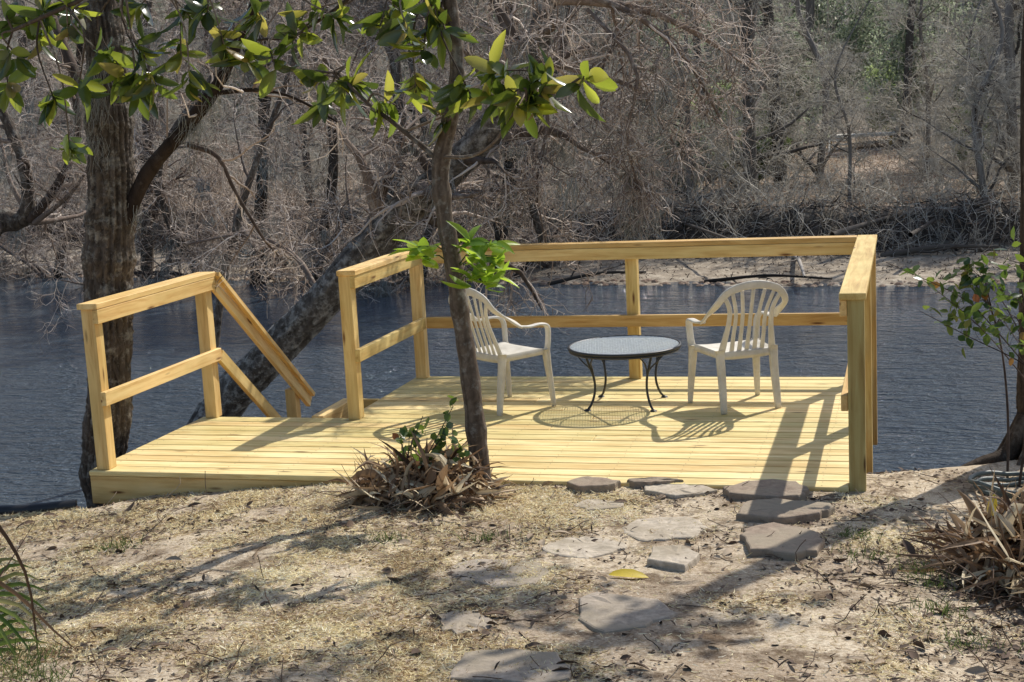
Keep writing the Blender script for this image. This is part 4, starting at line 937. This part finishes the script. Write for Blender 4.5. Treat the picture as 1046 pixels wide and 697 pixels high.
# black edging along the cut at the far left, coiled hose at the right
P = spline(A([A([x, np.interp(x, EX, EY)-.02, ground_z(x, np.interp(x, EX, EY)-.02)+.03]) for x in (-2.2, -1.4, -.8, -.3, 0.02)]), 20)
g = G(); g.add(*tubes(P, np.full(20, .04), 10)); tag(g.build('drain_pipe', M['black']), 'black corrugated pipe along the top of the bank at the far left', 'pipe')
g = G(); c = at(1062, 497, 'z', -.03)
for k in range(3):
    a = np.linspace(R(60), R(330), 30); hx_ = c[0]+(.3+.03*k)*np.cos(a); hy_ = c[1]+(.16+.02*k)*np.sin(a)
    g.add(*tubes(np.stack([hx_, hy_, ground_z(hx_, np.minimum(hy_, np.interp(hx_, EX, EY)-.1))+.018+.024*k+.008*np.sin(a*5+k)], -1), np.full(30, .013), 8))
tag(g.build('garden_hose', M['hose']), 'loops of dull green hose on the ground behind the right leaf mound', 'hose')

# ------------------------------------------------------------------ stepping stones
# dark soil shadowed gap under the front board is left open
def stone(px, py, w, h, mat, thick, label, n=8, rot=0., sunk=.0, seed=0):
    """irregular flagstone; w,h its size in the picture"""
    r = np.random.default_rng(seed+11); c = on_ground(px, py); poly = []
    for k in range(n):
        a = 2*np.pi*k/n+r.uniform(-.28, .28)+rot; rr = r.uniform(.84, 1.14)
        q = on_ground(px+math.cos(a)*w/2*rr, py+math.sin(a)*h/2*rr); poly.append(q[:2]-c[:2])
    P = []
    for k in range(n):       # add slightly rough points along the edges
        a, b_ = poly[k], poly[(k+1) % n]
        for t in (0, .33, .66): P.append(a+(b_-a)*t+r.normal(size=2)*.009)
    P = A(P); m = len(P); V = []; 
    zg = ground_z(P[:, 0]+c[0], P[:, 1]+c[1])-c[2]; tz = np.median(zg)+thick-sunk
    # plane tilt follows the ground
    Ax = np.c_[P, np.ones(m)]; co = np.linalg.lstsq(Ax, zg, rcond=None)[0]; top = Ax@co+thick-sunk
    V += [np.c_[P*1.0, top-thick-.03], np.c_[P*1.0, top-.012], np.c_[P*.985, top-.003], np.c_[P*.95, top+0*top], np.c_[P*.6, top*1.+r.normal(size=m)*.002], np.c_[P*.25, (Ax@co)*.0+co[2]+thick-sunk+P@co[:2]*.25]]
    V[4][:, 2] = co[2]+thick-sunk+(P*.6)@co[:2]+r.normal(size=m)*.003
    f = []
    for k in range(5):
        for i in range(m): j = (i+1) % m; f.append((m*k+i, m*k+j, m*k+m+j, m*k+m+i))
    ctr = np.concatenate(V+[A([[0, 0, co[2]+thick-sunk]])]); ci = len(ctr)-1
    for i in range(0, m, 2): f.append((m*5+i, m*5+(i+1) % m, m*5+(i+2) % m, ci))
    g = G(); g.add(ctr, f); o = g.build('stepping_stone', M[mat], smooth=False); o.location = c; tag(o, label, 'stone', 'flagstones of the path to the deck'); return o
stone(604, 500, 60, 11, 'stone_red', .045, 'small raised flagstone against the deck edge nearest the slim tree', 6, seed=1)
stone(690, 502, 78, 15, 'stone_pale', .02, 'flat pale flagstone along the deck edge, in the middle of the row', 7, seed=2)
stone(785, 505, 92, 18, 'stone_red', .04, 'long reddish flagstone against the deck edge nearest the right post', 8, seed=3)
stone(668, 497, 56, 5, 'stone_red', .04, 'narrow dark flagstone tucked under the deck edge', 7, seed=4)
stone(802, 526, 96, 22, 'stone_red', .038, 'thick brownish flagstone, second in front of the right deck post', 8, seed=5)
stone(801, 557, 98, 32, 'stone_red', .036, 'thick grey flagstone with a broken corner, third from the right deck post', 8, seed=6)
stone(688, 574, 54, 26, 'stone_pale', .035, 'small pale triangular flagstone beside the yellow leaf', 5, seed=7)
stone(598, 560, 82, 22, 'stone_pale', .008, 'pale flagstone half sunk in straw left of the yellow leaf', 8, seed=8)
stone(678, 541, 92, 26, 'stone_pale', .008, 'large worn flagstone sunk in sand between the deck and the pale triangle', 8, seed=9)
stone(634, 626, 108, 42, 'stone', .012, 'big grey flagstone below the yellow leaf', 7, seed=10)
stone(475, 636, 68, 26, 'stone', .008, 'grey flagstone sunk in the straw at lower centre left', 7, seed=12)
stone(510, 585, 110, 32, 'stone', .006, 'wide sandy flagstone below the leaf heap', 8, seed=13)
stone(525, 686, 150, 38, 'stone', .014, 'wide grey flagstone cut off by the bottom of the picture', 8, seed=14)
stone(612, 516, 60, 12, 'stone_pale', .008, 'sandy flagstone just in front of the small raised one', 7, seed=15)

# ------------------------------------------------------------------ straw, litter and grass on the ground
def patch(n, dens):
    x = rng.uniform(-.6, 6.9, n*4); y = rng.uniform(-3.8, .6, n*4)
    ok = (y < np.interp(x, EX, EY)+.05) & ~((x > -.03) & (x < 4.76) & (y > -.0)); ok &= rng.random(len(x)) < dens(x, y); x = x[ok][:n]; y = y[ok][:n]
    return np.stack([x, y, ground_z(x, y)], -1)
def lying(b, L_, K=4, rise=.25, wob=.35):
    n = len(b); a = rng.uniform(0, 6.28, n); d = np.stack([np.cos(a), np.sin(a), rng.normal(size=n)*rise], -1); P = np.zeros((n, K, 3)); P[:, 0] = b+A([0, 0, .003]); L_ = L_*rng.uniform(.4, 1.4, n)
    for k in range(1, K):
        d = nrmz(d+rng.normal(size=(n, 3))*A([wob, wob, .2])); P[:, k] = P[:, k-1]+d*(L_/(K-1))[:, None]; P[:, k, 2] = np.maximum(P[:, k, 2], ground_z(P[:, k, 0], P[:, k, 1])+.002)
    return P
dens = lambda x, y: np.clip(.5+1.0*noise(x, y, .5, 3)-.6*sm(2.9, 4.4, x)-.4*sm(-.35, 0., y), .03, 1)
P = lying(patch(140000, dens), .027, 3); n = len(P); g = G(); g.add(*ribbons(P, np.full((n, 3), .0032)*A([1, 1, .3]), np.repeat(A([[0, 0, 1.]]), n, 0)*.2+rng.normal(size=(n, 3)), 0, np.clip(.5+.35*noise(P[:, 0, 0], P[:, 0, 1], .35, 3)+.27*rng.normal(size=n), 0, 1)))
tag(g.build('dry_grass', M['straw']), 'pale dry grass and straw matted over the sandy ground', 'grass', kind='stuff')
dl = lambda x, y: np.clip(.25+.6*noise(x+3, y+5, .5, 3)+.6*sm(4.3, 5.2, x)*sm(-.4, -1.2, y), .03, 1)
b = patch(15000, dl); n = len(b); g = G(); g.add(*scatter(*SMALLLEAF, b+A([0, 0, .005]), rng.normal(size=(n, 3))*A([1, 1, .25]), rng.normal(size=(n, 3))*.45+A([0, 0, 1]), (.012+.045*rng.random(n)**3), (.008+.02*rng.random(n)**3)))
b = patch(420, dl); n = len(b); g.add(*scatter(*BIG2, b+A([0, 0, .012]), rng.normal(size=(n, 3))*A([1, 1, .2]), rng.normal(size=(n, 3))*.5+A([0, 0, 1]), rng.uniform(.04, .10, n), rng.uniform(.02, .04, n), .4+.6*rng.random(n)))
P = lying(patch(1300, dl), .13, 5); g.add(*tubes(P, np.full(P.shape[:2], .0022), 3))
tag(g.build('leaf_litter', M['litter']), 'brown leaf scraps and twigs strewn over the ground', 'leaf litter', kind='stuff')
tufts = [on_ground(*p) for p in [(395, 553), (875, 548), (935, 585), (498, 552), (960, 600), (990, 660), (20, 690), (10, 670), (40, 695), (0, 655), (120, 560), (885, 570), (960, 625), (30, 675)]]
b = np.concatenate([t+rng.normal(size=(90, 3))*A([.07, .05, 0]) for t in tufts]); b[:, 2] = ground_z(b[:, 0], b[:, 1]); P = shoots(b, .07, 4, .2, 0, .5); n = len(P)
g = G(); g.add(*ribbons(P, np.full((n, 4), .0035)*A([1, .9, .6, .1]), rng.normal(size=(n, 3)))); tag(g.build('grass_tufts', M['grass']), 'scattered low tufts of green grass in the sandy ground', 'grass', kind='stuff')

# ------------------------------------------------------------------ light
EL, AZ = R(46), math.atan2(.43, .87)
sd = Vector((math.sin(AZ)*math.cos(EL), math.cos(AZ)*math.cos(EL), math.sin(EL)))
sun = bpy.data.lights.new('sun', 'SUN'); sun.energy = 5.0; sun.angle = R(.55); sun.color = (1, .955, .88)
so = bpy.data.objects.new('sun', sun); col.objects.link(so); so.rotation_euler = (-sd).to_track_quat('-Z', 'Y').to_euler()
w = bpy.data.worlds.new('World'); scene.world = w; w.use_nodes = True; nt = w.node_tree
sky = nt.nodes.new('ShaderNodeTexSky'); sky.sky_type = 'NISHITA'; sky.sun_disc = False; sky.sun_elevation = EL; sky.sun_rotation = AZ; sky.air_density = 1.; sky.dust_density = 1.5
bg = nt.nodes['Background']; nt.links.new(sky.outputs[0], bg.inputs[0]); bg.inputs[1].default_value = .15
scene.view_settings.view_transform = 'Standard'; scene.view_settings.look = 'None'; scene.view_settings.exposure = 0
scene.cycles.max_bounces = 6; scene.cycles.transparent_max_bounces = 8
